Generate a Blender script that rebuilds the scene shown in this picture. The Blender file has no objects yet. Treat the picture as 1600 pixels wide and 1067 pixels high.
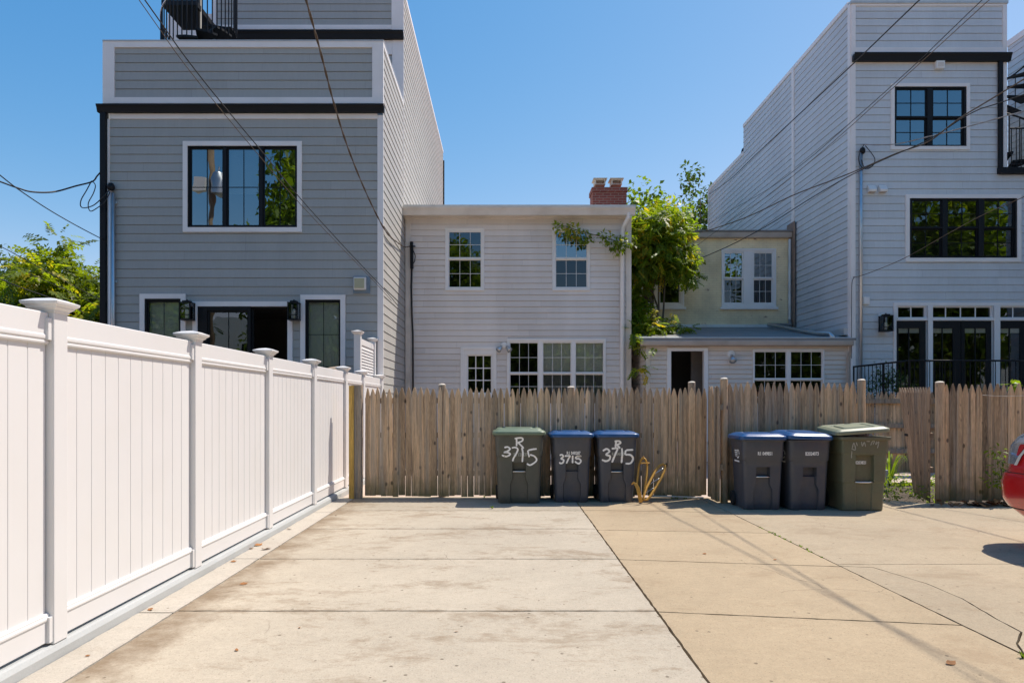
import bpy, math, random
import numpy as np
from mathutils import Vector, Matrix
random.seed(7)
rng = np.random.default_rng(11)
R = math.radians
sc = bpy.context.scene
COL = sc.collection

# ---------------------------------------------------------------- camera, sky, sun, exposure
FOC, CX, CY, CAMZ = 1067.0, 788.0, 630.0, 1.5        # photo pixels (1600 wide); horizon row; eye height
cam_d = bpy.data.cameras.new('camera'); cam = bpy.data.objects.new('camera', cam_d); COL.objects.link(cam)
cam.location = (0, 0, CAMZ); cam.rotation_euler = (R(90), 0, 0)
cam_d.sensor_width = 36; cam_d.lens = FOC / 1600 * 36
cam_d.shift_x = (800 - CX) / 1600; cam_d.shift_y = (CY - 533.5) / 1600
cam_d.clip_end = 2000; cam_d.clip_start = 0.05
sc.camera = cam
SUN = Vector((0.5, 0.3, 1.0)).normalized()
w = bpy.data.worlds.new('World'); sc.world = w; w.use_nodes = True
nt = w.node_tree; bg = nt.nodes['Background']
sky = nt.nodes.new('ShaderNodeTexSky'); sky.sky_type = 'NISHITA'; sky.sun_disc = False
sky.sun_elevation = math.asin(SUN.z); sky.sun_rotation = math.atan2(SUN.x, SUN.y)
sky.air_density = 1.0; sky.dust_density = 0.5; sky.ozone_density = 2.2; sky.altitude = 50
def vscale(src, k):
    q = nt.nodes.new('ShaderNodeVectorMath'); q.operation = 'SCALE'; q.inputs['Scale'].default_value = k; nt.links.new(src, q.inputs[0]); return q.outputs[0]
EXPO = 1.25
spx = nt.nodes.new('ShaderNodeSeparateXYZ'); cbx = nt.nodes.new('ShaderNodeCombineXYZ'); nt.links.new(vscale(sky.outputs[0], .205), spx.inputs[0])
for k_, (g_, c_) in enumerate(((2.0, 1.42), (1.0, .75), (.6, .80))):   # a deep, clear summer sky: response of each channel
    mn = nt.nodes.new('ShaderNodeMath'); mn.operation = 'MINIMUM'; mn.inputs[1].default_value = 1.3; nt.links.new(spx.outputs[k_], mn.inputs[0])
    pw = nt.nodes.new('ShaderNodeMath'); pw.operation = 'POWER'; pw.inputs[1].default_value = g_; nt.links.new(mn.outputs[0], pw.inputs[0])
    ml = nt.nodes.new('ShaderNodeMath'); ml.operation = 'MULTIPLY'; ml.inputs[1].default_value = c_/(.11*2**EXPO); nt.links.new(pw.outputs[0], ml.inputs[0]); nt.links.new(ml.outputs[0], cbx.inputs[k_])
nt.links.new(cbx.outputs[0], bg.inputs[0]); bg.inputs[1].default_value = 0.11
ld = bpy.data.lights.new('sun', 'SUN'); ld.energy = 2.4; ld.angle = R(0.5); ld.color = (1.0, 0.93, 0.83)
lo = bpy.data.objects.new('sun', ld); COL.objects.link(lo); lo.location = (20, 10, 40)
lo.rotation_euler = SUN.to_track_quat('Z', 'Y').to_euler()
sc.view_settings.view_transform = 'Standard'; sc.view_settings.look = 'None'
sc.view_settings.exposure = EXPO; sc.view_settings.gamma = 1.0; sc.view_settings.use_curve_mapping = False

def catm(pts, n=8):
    out = []
    for i in range(len(pts)-1):
        p0, p1, p2, p3 = pts[max(i-1,0)], pts[i], pts[i+1], pts[min(i+2,len(pts)-1)]
        for k in range(n): t = k/n; out.append(.5*((2*p1)+(p2-p0)*t+(2*p0-5*p1+4*p2-p3)*t*t+(3*p1-p0-3*p2+p3)*t**3))
    out.append(pts[-1]); return out
def PX(px, Y): return (px - CX) * Y / FOC
def PZ(py, Y): return CAMZ + (CY - py) * Y / FOC
def P(px, py, Y): return Vector((PX(px, Y), Y, PZ(py, Y)))
def G(px, py, h=0.0):                                  # point on the ground (height h) seen at a pixel
    Y = (CAMZ - h) * FOC / (py - CY); return Vector((PX(px, Y), Y, h))

# ---------------------------------------------------------------- mesh helper
class MB:
    def __init__(s): s.v = []; s.f = []; s.m = []; s.t = []
    def face(s, pts, m=0, t=0.0):
        i = len(s.v); s.v.extend([tuple(p) for p in pts]); s.f.append(tuple(range(i, i + len(pts)))); s.m.append(m); s.t.append(t)
    def mesh(s, verts, faces, m=0, t=0.0):
        i = len(s.v); s.v.extend([tuple(p) for p in verts])
        for f in faces: s.f.append(tuple(i + k for k in f)); s.m.append(m); s.t.append(t)
    def box(s, x0, x1, y0, y1, z0, z1, m=0, t=0.0, M=None):
        vs = [Vector(p) for p in ((x0,y0,z0),(x1,y0,z0),(x1,y1,z0),(x0,y1,z0),(x0,y0,z1),(x1,y0,z1),(x1,y1,z1),(x0,y1,z1))]
        if M: vs = [M @ p for p in vs]
        s.mesh(vs, [(0,3,2,1),(4,5,6,7),(0,1,5,4),(1,2,6,5),(2,3,7,6),(3,0,4,7)], m, t)
    def prism(s, poly, ext, m=0, t=0.0):               # poly: 3D loop, ext: vector
        n = len(poly); a = [Vector(p) for p in poly]; b = [p + Vector(ext) for p in a]
        s.mesh(a + b, [tuple(range(n))[::-1], tuple(range(n, 2*n))] + [(i, (i+1) % n, n + (i+1) % n, n + i) for i in range(n)], m, t)
    def rings(s, rings, closed=True, cap=True, m=0, t=0.0):
        n = len(rings[0]); vs = [p for r in rings for p in r]; fs = []
        for k in range(len(rings) - 1):
            for i in range(n if closed else n - 1):
                j = (i + 1) % n; fs.append((k*n+i, k*n+j, (k+1)*n+j, (k+1)*n+i))
        if cap and closed:
            fs.append(tuple(range(n))[::-1]); fs.append(tuple((len(rings)-1)*n + i for i in range(n)))
        s.mesh(vs, fs, m, t)
    def tube(s, pts, r, n=8, m=0, closed=False):
        pts = [Vector(p) for p in pts]; rs = []
        up = None
        for i, p in enumerate(pts):
            if closed: d = pts[(i+1) % len(pts)] - pts[i-1]
            else: d = pts[min(i+1, len(pts)-1)] - pts[max(i-1, 0)]
            d.normalize()
            if up is None: up = Vector((0,0,1)) if abs(d.z) < .9 else Vector((1,0,0))
            a = d.cross(up)
            if a.length < 1e-4: a = d.cross(Vector((0,1,0)))
            a.normalize(); b = a.cross(d); up = b
            rr = r[i] if isinstance(r, (list, tuple)) else r
            rs.append([p + a*math.cos(2*math.pi*k/n)*rr + b*math.sin(2*math.pi*k/n)*rr for k in range(n)])
        if closed: rs.append(rs[0])
        s.rings(rs, cap=not closed, m=m)
    def lathe(s, c, prof, n=20, axis='z', m=0):
        c = Vector(c); rs = []
        for r, h in prof:
            ring = []
            for k in range(n):
                a = 2*math.pi*k/n; x, y = r*math.cos(a), r*math.sin(a)
                ring.append(c + (Vector((x,y,h)) if axis == 'z' else Vector((h,x,y)) if axis == 'x' else Vector((y,h,x))))
            rs.append(ring)
        s.rings(rs, m=m)
    def plate(s, rect, holes, yf, yb, m=0, t=0.0):      # flat frame in the XZ plane with rectangular holes
        x0, x1, z0, z1 = rect
        xs = sorted({x0, x1} | {min(max(h[k], x0), x1) for h in holes for k in (0, 1)})
        zs = sorted({z0, z1} | {min(max(h[k], z0), z1) for h in holes for k in (2, 3)})
        def solid(i, j):
            if i < 0 or j < 0 or i >= len(xs)-1 or j >= len(zs)-1: return False
            cx, cz = (xs[i]+xs[i+1])/2, (zs[j]+zs[j+1])/2
            return not any(h[0] < cx < h[1] and h[2] < cz < h[3] for h in holes)
        for i in range(len(xs)-1):
            for j in range(len(zs)-1):
                if not solid(i, j): continue
                a, b, c, d = xs[i], xs[i+1], zs[j], zs[j+1]
                s.face([(a,yf,c),(b,yf,c),(b,yf,d),(a,yf,d)], m, t); s.face([(b,yb,c),(a,yb,c),(a,yb,d),(b,yb,d)], m, t)
                if not solid(i-1, j): s.face([(a,yb,c),(a,yf,c),(a,yf,d),(a,yb,d)], m, t)
                if not solid(i+1, j): s.face([(b,yf,c),(b,yb,c),(b,yb,d),(b,yf,d)], m, t)
                if not solid(i, j-1): s.face([(a,yb,c),(b,yb,c),(b,yf,c),(a,yf,c)], m, t)
                if not solid(i, j+1): s.face([(a,yf,d),(b,yf,d),(b,yb,d),(a,yb,d)], m, t)
    def siding(s, org, U, N, L, z0, z1, e, holes=(), d=0.013, plank=3.66, tone=0.022, m=0):
        org = Vector(org); U = Vector(U); N = Vector(N); nc = int(math.ceil((z1 - z0) / e - 1e-6))
        def pt(u, z, o): q = org + U*u + N*o; return (q.x, q.y, z)
        for i in range(nc):
            a, b = z0 + i*e, min(z0 + (i+1)*e, z1)
            us = [0.0]; u = -random.random()*plank
            while u < L:
                u += plank*random.uniform(.75, 1.0)
                if 0.1 < u < L - .1: us.append(u)
            us.append(L); tn = [random.gauss(0, tone) for _ in us]
            zs = sorted({a, b} | {h[k] for h in holes for k in (2, 3) if a < h[k] < b})
            for za, zb in zip(zs, zs[1:]):
                seam = [q for q in us[1:-1]]; cut = sorted(set(us) | {q+.006 for q in seam} | {min(max(h[k], 0), L) for h in holes for k in (0, 1) if h[2] < (za+zb)/2 < h[3]})
                for ua, ub in zip(cut, cut[1:]):
                    mu = (ua+ub)/2
                    if ub - ua < 1e-5 or any(h[0] < mu < h[1] and h[2] < (za+zb)/2 < h[3] for h in holes): continue
                    k = max(q for q in range(len(us)) if us[q] <= mu)
                    tk = tn[k] - (.28 if any(q < mu < q+.006 for q in seam) else 0)
                    oa = d*(1 - (za-a)/e) + .002; ob = d*(1 - (zb-a)/e) + .002
                    gr = .009 if (zb == b and b < z1 - 1e-6) else 0
                    s.face([pt(ua,za,oa), pt(ub,za,oa), pt(ub,zb-gr,ob), pt(ua,zb-gr,ob)], m, tk)
                    if gr:                               # the shadow gap under the next course
                        s.face([pt(ua,zb-gr,ob), pt(ub,zb-gr,ob), pt(ub,zb-gr,-.014), pt(ua,zb-gr,-.014)], m, tk); s.face([pt(ua,zb-gr,-.014), pt(ub,zb-gr,-.014), pt(ub,zb,-.014), pt(ua,zb,-.014)], m, tk)
                    if za == a: s.face([pt(ua,za,-.014), pt(ub,za,-.014), pt(ub,za,oa), pt(ua,za,oa)], m, tn[k])
    def build(s, name, mats, parent=None, smooth=False, bevel=0, loc=None):
        me = bpy.data.meshes.new(name); me.from_pydata(s.v, [], s.f); me.update()
        if not isinstance(mats, (list, tuple)): mats = [mats]
        for q in mats: me.materials.append(q)
        me.polygons.foreach_set('material_index', s.m)
        at = me.attributes.new('tone', 'FLOAT', 'FACE'); at.data.foreach_set('value', s.t)
        if smooth: me.polygons.foreach_set('use_smooth', [True]*len(s.f))
        o = bpy.data.objects.new(name, me); COL.objects.link(o)
        if smooth == 'auto':
            me.shade_smooth() if hasattr(me, 'shade_smooth') else None
            mod = o.modifiers.new('wn', 'EDGE_SPLIT'); mod.split_angle = R(40)
        if bevel:
            mod = o.modifiers.new('bevel', 'BEVEL'); mod.width = bevel; mod.segments = 2; mod.limit_method = 'ANGLE'; mod.angle_limit = R(40)
        if parent: attach(o, parent)
        if loc: o.location = loc
        return o
def world_loc(o):
    l = Vector((0,0,0))
    while o: l += o.location; o = o.parent
    return l
def attach(o, parent):                                  # world-coordinate mesh under a parent (things are built unrotated)
    o.parent = parent; o.location = -world_loc(parent)
def tag(o, label, cat, group=None, kind=None):
    if label: o['label'] = label
    if cat: o['category'] = cat
    if group: o['group'] = group
    if kind: o['kind'] = kind
    return o
def thing(name, label, cat, loc=(0,0,0), group=None):
    o = bpy.data.objects.new(name, None); COL.objects.link(o); o.location = loc; o.empty_display_size = .2
    return tag(o, label, cat, group)
def copy_tree(o, parent=None):
    c = o.copy(); COL.objects.link(c)
    if parent: c.parent = parent
    for ch in list(o.children): copy_tree(ch, c)
    return c
def structure(o): o['kind'] = 'structure'; return o

# ---------------------------------------------------------------- materials
def mat(name, base, rough=.6, var=.12, scale=3.0, stretch=(1,1,1), fine=None, bump=0.0, bscale=60.0, metal=0.0, spec=.5, dirt=None, dirt_amt=.0, dirt_scale=1.2, coat=0.0):
    m = bpy.data.materials.new(name); m.use_nodes = True; n = m.node_tree.nodes; l = m.node_tree.links
    b = n['Principled BSDF']; b.inputs['Roughness'].default_value = rough; b.inputs['Metallic'].default_value = metal
    b.inputs['Specular IOR Level'].default_value = spec; b.inputs['Coat Weight'].default_value = coat
    tc = n.new('ShaderNodeTexCoord'); mp = n.new('ShaderNodeMapping'); mp.inputs['Scale'].default_value = stretch
    l.new(tc.outputs['Object'], mp.inputs[0])
    def noise(sc_, det=4, src=mp):
        q = n.new('ShaderNodeTexNoise'); q.inputs['Scale'].default_value = sc_; q.inputs['Detail'].default_value = det; l.new(src.outputs[0], q.inputs['Vector']); return q
    def math_(op, a, bb, clamp=False):
        q = n.new('ShaderNodeMath'); q.operation = op; q.use_clamp = clamp
        for i, x in enumerate((a, bb)):
            if isinstance(x, (int, float)): q.inputs[i].default_value = x
            else: l.new(x, q.inputs[i])
        return q.outputs[0]
    f = math_('MULTIPLY', math_('SUBTRACT', noise(scale).outputs['Fac'], .5), var*2.2)
    if fine:
        f = math_('ADD', f, math_('MULTIPLY', math_('SUBTRACT', noise(fine[0], 2).outputs['Fac'], .5), fine[1]*2))
    at = n.new('ShaderNodeAttribute'); at.attribute_name = 'tone'
    f = math_('ADD', f, at.outputs['Fac']); f = math_('ADD', f, 1.0)
    vm = n.new('ShaderNodeVectorMath'); vm.operation = 'SCALE'; vm.inputs[0].default_value = base; l.new(f, vm.inputs['Scale'])
    out = vm.outputs[0]
    if dirt:
        mr = n.new('ShaderNodeMapRange'); mr.inputs[1].default_value = .45; mr.inputs[2].default_value = .75; mr.inputs[4].default_value = dirt_amt
        l.new(noise(dirt_scale, 8).outputs['Fac'], mr.inputs[0])
        mx = n.new('ShaderNodeMix'); mx.data_type = 'RGBA'; mx.inputs[7].default_value = (*dirt, 1); l.new(mr.outputs[0], mx.inputs[0]); l.new(out, mx.inputs[6]); out = mx.outputs[2]
    l.new(out, b.inputs['Base Color'])
    if bump:
        bp = n.new('ShaderNodeBump'); bp.inputs['Strength'].default_value = bump; bp.inputs['Distance'].default_value = .01
        l.new(noise(bscale, 4).outputs['Fac'], bp.inputs['Height']); l.new(bp.outputs[0], b.inputs['Normal'])
    return m

def glass_mat(name, tint=(.75,.8,.8), refl=.16):
    m = bpy.data.materials.new(name); m.use_nodes = True; n = m.node_tree.nodes; l = m.node_tree.links; n.clear()
    o = n.new('ShaderNodeOutputMaterial'); mx = n.new('ShaderNodeMixShader'); t = n.new('ShaderNodeBsdfTransparent'); g = n.new('ShaderNodeBsdfGlossy')
    t.inputs[0].default_value = (*tint, 1); g.inputs['Roughness'].default_value = .0; g.inputs[0].default_value = (.85,.95,1,1)
    fr = n.new('ShaderNodeFresnel'); fr.inputs[0].default_value = 1.5
    a = n.new('ShaderNodeMath'); a.operation = 'MULTIPLY_ADD'; a.inputs[1].default_value = 1.2; a.inputs[2].default_value = refl; a.use_clamp = True
    tc = n.new('ShaderNodeTexCoord'); ns = n.new('ShaderNodeTexNoise'); ns.inputs['Scale'].default_value = 1.3; bp = n.new('ShaderNodeBump'); bp.inputs['Strength'].default_value = .12; bp.inputs['Distance'].default_value = .02
    l.new(tc.outputs['Object'], ns.inputs[0]); l.new(ns.outputs[0], bp.inputs['Height']); l.new(bp.outputs[0], g.inputs['Normal'])
    l.new(fr.outputs[0], a.inputs[0]); l.new(a.outputs[0], mx.inputs[0]); l.new(t.outputs[0], mx.inputs[1]); l.new(g.outputs[0], mx.inputs[2]); l.new(mx.outputs[0], o.inputs[0])
    return m

def leaf_mat(name, base, var=.35, yellow=(.25,.24,.03), yamt=.25, trans=.45):
    m = bpy.data.materials.new(name); m.use_nodes = True; n = m.node_tree.nodes; l = m.node_tree.links
    b = n['Principled BSDF']; b.inputs['Roughness'].default_value = .45; b.inputs['Specular IOR Level'].default_value = .35
    at = n.new('ShaderNodeAttribute'); at.attribute_name = 'tone'
    mr = n.new('ShaderNodeMapRange'); mr.inputs[1].default_value = -1; mr.inputs[2].default_value = 1; mr.inputs[3].default_value = 1-var; mr.inputs[4].default_value = 1+var
    l.new(at.outputs['Fac'], mr.inputs[0])
    vm = n.new('ShaderNodeVectorMath'); vm.operation = 'SCALE'; vm.inputs[0].default_value = base; l.new(mr.outputs[0], vm.inputs['Scale'])
    m2 = n.new('ShaderNodeMapRange'); m2.inputs[1].default_value = .55; m2.inputs[2].default_value = 1.0; m2.inputs[4].default_value = yamt*2; l.new(at.outputs['Fac'], m2.inputs[0])
    mx = n.new('ShaderNodeMix'); mx.data_type = 'RGBA'; mx.inputs[7].default_value = (*yellow, 1); l.new(m2.outputs[0], mx.inputs[0]); l.new(vm.outputs[0], mx.inputs[6])
    l.new(mx.outputs[2], b.inputs['Base Color'])
    t = n.new('ShaderNodeBsdfTranslucent'); g = n.new('ShaderNodeVectorMath'); g.operation = 'MULTIPLY'; g.inputs[1].default_value = (2.5, 2.4, .5); l.new(mx.outputs[2], g.inputs[0]); l.new(g.outputs[0], t.inputs[0])
    ms = n.new('ShaderNodeMixShader'); ms.inputs[0].default_value = trans; l.new(b.outputs[0], ms.inputs[1]); l.new(t.outputs[0], ms.inputs[2]); l.new(ms.outputs[0], n['Material Output'].inputs[0])
    return m

def brick_mat(name, c1, c2, mortar, bump=.4, bw=.22, bh=.072, mix=.9, rough=.85, stain=None):
    m = mat(name, c1, rough, .1, 2.0); n = m.node_tree.nodes; l = m.node_tree.links; b = n['Principled BSDF']
    tc = n.new('ShaderNodeTexCoord'); sp = n.new('ShaderNodeSeparateXYZ'); l.new(tc.outputs['Object'], sp.inputs[0])
    ad = n.new('ShaderNodeMath'); l.new(sp.outputs[0], ad.inputs[0]); l.new(sp.outputs[1], ad.inputs[1])
    cb = n.new('ShaderNodeCombineXYZ'); l.new(ad.outputs[0], cb.inputs[0]); l.new(sp.outputs[2], cb.inputs[1])
    br = n.new('ShaderNodeTexBrick'); br.inputs['Scale'].default_value = 1; br.inputs['Brick Width'].default_value = bw; br.inputs['Row Height'].default_value = bh
    br.inputs['Mortar Size'].default_value = .008; br.inputs['Color1'].default_value = (*c1,1); br.inputs['Color2'].default_value = (*c2,1); br.inputs['Mortar'].default_value = (*mortar,1)
    l.new(cb.outputs[0], br.inputs[0]); out = br.outputs[0]
    ns = n.new('ShaderNodeTexNoise'); ns.inputs['Scale'].default_value = 1.7; ns.inputs['Detail'].default_value = 8; l.new(tc.outputs['Object'], ns.inputs[0])
    mr = n.new('ShaderNodeMapRange'); mr.inputs[1].default_value = .3; mr.inputs[2].default_value = .7; mr.inputs[3].default_value = .8; mr.inputs[4].default_value = 1.15; l.new(ns.outputs[0], mr.inputs[0])
    vm = n.new('ShaderNodeVectorMath'); vm.operation = 'SCALE'; l.new(out, vm.inputs[0]); l.new(mr.outputs[0], vm.inputs['Scale']); out = vm.outputs[0]
    if stain:
        n2 = n.new('ShaderNodeTexNoise'); n2.inputs['Scale'].default_value = 2.6; n2.inputs['Detail'].default_value = 10
        mp = n.new('ShaderNodeMapping'); mp.inputs['Scale'].default_value = (1,1,2.2); l.new(tc.outputs['Object'], mp.inputs[0]); l.new(mp.outputs[0], n2.inputs[0])
        m3 = n.new('ShaderNodeMapRange'); m3.inputs[1].default_value = .66; m3.inputs[2].default_value = .7; l.new(n2.outputs[0], m3.inputs[0])
        mx = n.new('ShaderNodeMix'); mx.data_type = 'RGBA'; mx.inputs[7].default_value = (*stain,1); l.new(m3.outputs[0], mx.inputs[0]); l.new(out, mx.inputs[6]); out = mx.outputs[2]
    l.new(out, b.inputs['Base Color'])
    bp = n.new('ShaderNodeBump'); bp.inputs['Strength'].default_value = bump; bp.inputs['Distance'].default_value = .008; bp.invert = True; l.new(br.outputs['Fac'], bp.inputs['Height']); l.new(bp.outputs[0], b.inputs['Normal'])
    return m

class NT:                                               # small node-writing helper
    def __init__(s, m): s.n = m.node_tree.nodes; s.l = m.node_tree.links; s.tc = s.n.new('ShaderNodeTexCoord').outputs['Object']
    def put(s, node, sock, v):
        if isinstance(v, (int, float)): node.inputs[sock].default_value = v
        else: s.l.new(v, node.inputs[sock])
    def map(s, sc_=(1,1,1), loc=(0,0,0), src=None): q = s.n.new('ShaderNodeMapping'); q.inputs['Scale'].default_value = sc_; q.inputs['Location'].default_value = loc; s.l.new(src or s.tc, q.inputs[0]); return q.outputs[0]
    def noise(s, sc_, det=4, rough=.5, src=None, dist=0): q = s.n.new('ShaderNodeTexNoise'); q.inputs['Scale'].default_value = sc_; q.inputs['Detail'].default_value = det; q.inputs['Roughness'].default_value = rough; q.inputs['Distortion'].default_value = dist; s.l.new(src or s.tc, q.inputs[0]); return q.outputs['Fac']
    def vor(s, sc_, out='Distance', feat='F1', src=None): q = s.n.new('ShaderNodeTexVoronoi'); q.feature = feat; q.inputs['Scale'].default_value = sc_; s.l.new(src or s.tc, q.inputs[0]); return q.outputs[out]
    def ramp(s, v, a, b, c=0, d=1): q = s.n.new('ShaderNodeMapRange'); s.put(q,0,v); q.inputs[1].default_value = a; q.inputs[2].default_value = b; q.inputs[3].default_value = c; q.inputs[4].default_value = d; return q.outputs[0]
    def op(s, o, a, b=0.0, c=None):
        q = s.n.new('ShaderNodeMath'); q.operation = o; s.put(q,0,a); s.put(q,1,b)
        if c is not None: s.put(q,2,c)
        return q.outputs[0]
    def mix(s, f, a, col): q = s.n.new('ShaderNodeMix'); q.data_type = 'RGBA'; s.put(q,0,f); s.l.new(a, q.inputs[6]); q.inputs[7].default_value = (*col,1); return q.outputs[2]
def wood_mat(name, base, green=True, knots=True, var=.3):
    m = mat(name, base, .85, var*1.2, 4.0, (7,7,.45), fine=(24,.6), bump=.8, bscale=22, dirt=tuple(x*.42 for x in base), dirt_amt=.55, dirt_scale=2.2); n = m.node_tree.nodes; l = m.node_tree.links; b = n['Principled BSDF']
    out = b.inputs['Base Color'].links[0].from_socket; tc = n.new('ShaderNodeTexCoord')
    if knots:
        mp = n.new('ShaderNodeMapping'); mp.inputs['Scale'].default_value = (1,1,.6); l.new(tc.outputs['Object'], mp.inputs[0])
        vo = n.new('ShaderNodeTexVoronoi'); vo.inputs['Scale'].default_value = 6.5; l.new(mp.outputs[0], vo.inputs[0])
        mr = n.new('ShaderNodeMapRange'); mr.inputs[1].default_value = .09; mr.inputs[2].default_value = .17; mr.inputs[3].default_value = .85; mr.inputs[4].default_value = 0; l.new(vo.outputs['Distance'], mr.inputs[0])
        mx = n.new('ShaderNodeMix'); mx.data_type = 'RGBA'; mx.inputs[7].default_value = (.035,.022,.018,1); l.new(mr.outputs[0], mx.inputs[0]); l.new(out, mx.inputs[6]); out = mx.outputs[2]
    t = NT(m)
    out = t.mix(t.ramp(t.noise(1.0,6,.6,t.map((11,11,.35),(4,2,1))),.48,.66,0,.75), out, (base[0]*.62,base[1]*.78,base[2]*1.05))   # silvered grain
    out = t.mix(t.ramp(t.noise(1.0,8,.7,t.map((34,34,.8),(1,7,3))),.53,.60,0,.75), out, tuple(x*.34 for x in base))                # dark splits
    if green:                                            # algae growing up from the damp ground
        sp = n.new('ShaderNodeSeparateXYZ'); l.new(tc.outputs['Object'], sp.inputs[0])
        ns = n.new('ShaderNodeTexNoise'); ns.inputs['Scale'].default_value = 5; ns.inputs['Detail'].default_value = 6; l.new(tc.outputs['Object'], ns.inputs[0])
        a = n.new('ShaderNodeMath'); a.operation = 'MULTIPLY_ADD'; a.inputs[1].default_value = -.7; l.new(ns.outputs[0], a.inputs[0]); l.new(sp.outputs[2], a.inputs[2])
        mr = n.new('ShaderNodeMapRange'); mr.inputs[1].default_value = -.4; mr.inputs[2].default_value = .05; mr.inputs[3].default_value = .75; mr.inputs[4].default_value = 0; l.new(a.outputs[0], mr.inputs[0])
        mx = n.new('ShaderNodeMix'); mx.data_type = 'RGBA'; mx.inputs[7].default_value = (.12,.115,.03,1); l.new(mr.outputs[0], mx.inputs[0]); l.new(out, mx.inputs[6]); out = mx.outputs[2]
    l.new(out, b.inputs['Base Color'])
    return m

def concrete_mat(name, base, stain, amt):
    m = bpy.data.materials.new(name); m.use_nodes = True; t = NT(m); b = t.n['Principled BSDF']; b.inputs['Roughness'].default_value = .92; b.inputs['Specular IOR Level'].default_value = .2
    f = t.op('ADD', t.op('MULTIPLY', t.op('SUBTRACT', t.noise(.7,6), .5), .35), 1.0)
    for sc_, a in ((5,.18),(22,.28),(75,.5),(190,.55)): f = t.op('MULTIPLY_ADD', t.op('SUBTRACT', t.noise(sc_,3,.6), .5), a, f)
    at = t.n.new('ShaderNodeAttribute'); at.attribute_name = 'tone'; f = t.op('ADD', f, at.outputs['Fac'])
    vm = t.n.new('ShaderNodeVectorMath'); vm.operation = 'SCALE'; vm.inputs[0].default_value = base; t.l.new(f, vm.inputs['Scale']); c = vm.outputs[0]
    c = t.mix(t.ramp(t.noise(1.1,15,.80,t.map((.75,1.3,1),(3,1,0)),.3), .52,.63,0,amt*.85), c, stain)           # weathering blotches
    c = t.mix(t.ramp(t.noise(3.2,15,.84,t.map((.7,1.4,1),(7,5,0))), .57,.63,0,amt*.7), c, stain)
    c = t.mix(t.ramp(t.noise(2.0,12,.75,t.map((.8,1.2,1),(1,9,0))), .58,.7,0,.35), c, tuple(min(1,x*1.28) for x in base))   # worn pale patches
    cell = t.n.new('ShaderNodeTexVoronoi'); cell.inputs['Scale'].default_value = 11; t.l.new(t.tc, cell.inputs[0]); sx = t.n.new('ShaderNodeSeparateXYZ'); t.l.new(cell.outputs['Color'], sx.inputs[0])
    c = t.mix(t.op('MULTIPLY', t.ramp(cell.outputs['Distance'],.10,.14,.75,0), t.op('GREATER_THAN', sx.outputs[0], .80)), c, (.10,.075,.05))   # grit
    cell = t.n.new('ShaderNodeTexVoronoi'); cell.inputs['Scale'].default_value = 60; t.l.new(t.tc, cell.inputs[0]); sx = t.n.new('ShaderNodeSeparateXYZ'); t.l.new(cell.outputs['Color'], sx.inputs[0])
    c = t.mix(t.op('MULTIPLY', t.ramp(cell.outputs['Distance'],.2,.3,.55,0), t.op('GREATER_THAN', sx.outputs[0], .72)), c, tuple(x*.5 for x in base))   # pores
    wv = t.n.new('ShaderNodeVectorMath'); wv.operation = 'MULTIPLY_ADD'; nz = t.n.new('ShaderNodeTexNoise'); nz.inputs['Scale'].default_value = 2.5; nz.inputs['Detail'].default_value = 8; t.l.new(t.tc, nz.inputs[0]); t.l.new(nz.outputs['Color'], wv.inputs[0]); wv.inputs[1].default_value = (.35,.35,0); t.l.new(t.tc, wv.inputs[2])
    cr = t.op('MULTIPLY', t.ramp(t.vor(.5,'Distance','DISTANCE_TO_EDGE',wv.outputs[0]),.0006,.0022,.5,0), t.ramp(t.noise(.55,2),.56,.60))
    c = t.mix(cr, c, (.10,.075,.05))                                                                        # hairline cracks
    if name == 'pale_concrete':                          # brown run-off stain along the joint by the fence
        sp = t.n.new('ShaderNodeSeparateXYZ'); t.l.new(t.tc, sp.inputs[0])
        a = t.op('MULTIPLY_ADD', t.noise(2.4,14,.75), 1.9, t.op('MULTIPLY', sp.outputs[0], -1.0)); c = t.mix(t.ramp(a, 2.9,3.4,0,.8), c, (.18,.125,.075))
        dj = None
        for yj in (4.94,6.59,8.17,9.55): q = t.op('ABSOLUTE', t.op('SUBTRACT', sp.outputs[1], yj)); dj = q if dj is None else t.op('MINIMUM', dj, q)
        c = t.mix(t.ramp(t.op('SUBTRACT', t.noise(3.5,14,.78), t.op('MULTIPLY', dj, 1.1)), .46,.60,0,.6), c, (.20,.14,.085))   # dirt washed to the joints
    t.l.new(c, b.inputs['Base Color'])
    bp = t.n.new('ShaderNodeBump'); bp.inputs['Strength'].default_value = .35; bp.inputs['Distance'].default_value = .006; t.l.new(t.noise(110,4), bp.inputs['Height']); t.l.new(bp.outputs[0], b.inputs['Normal'])
    return m

M = {}
M['conc_pale'] = concrete_mat('pale_concrete', (.425,.37,.288), (.215,.152,.092), .8)
M['conc_tan'] = concrete_mat('tan_concrete', (.39,.305,.20), (.255,.175,.105), .45)
M['conc_old'] = concrete_mat('old_concrete', (.39,.318,.222), (.235,.165,.10), .5)
M['strip'] = concrete_mat('strip_concrete', (.43,.39,.33), (.28,.22,.16), .35)
M['kerb'] = mat('painted_kerb', (.42,.435,.43), .6, .08, 2, fine=(80,.08), dirt=(.3,.3,.28), dirt_amt=.3, bump=.15)
M['dirt'] = mat('soil', (.075,.055,.038), .95, .3, 4, fine=(60,.4), bump=.6, bscale=40)
M['paving'] = mat('yard_paving', (.50,.40,.33), .9, .2, 3, fine=(60,.2), bump=.3)
M['conc_alley'] = mat('alley_bounce_concrete', (.50,.45,.38), .9, .15, 1.5, fine=(70,.2), bump=.3)  # unseen ground behind the camera, made pale to bounce sun onto the fronts
M['vinyl'] = mat('white_vinyl', (.72,.71,.70), .38, .02, 1.5, spec=.45, dirt=(.68,.655,.62), dirt_amt=.3, dirt_scale=2.2)
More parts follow.
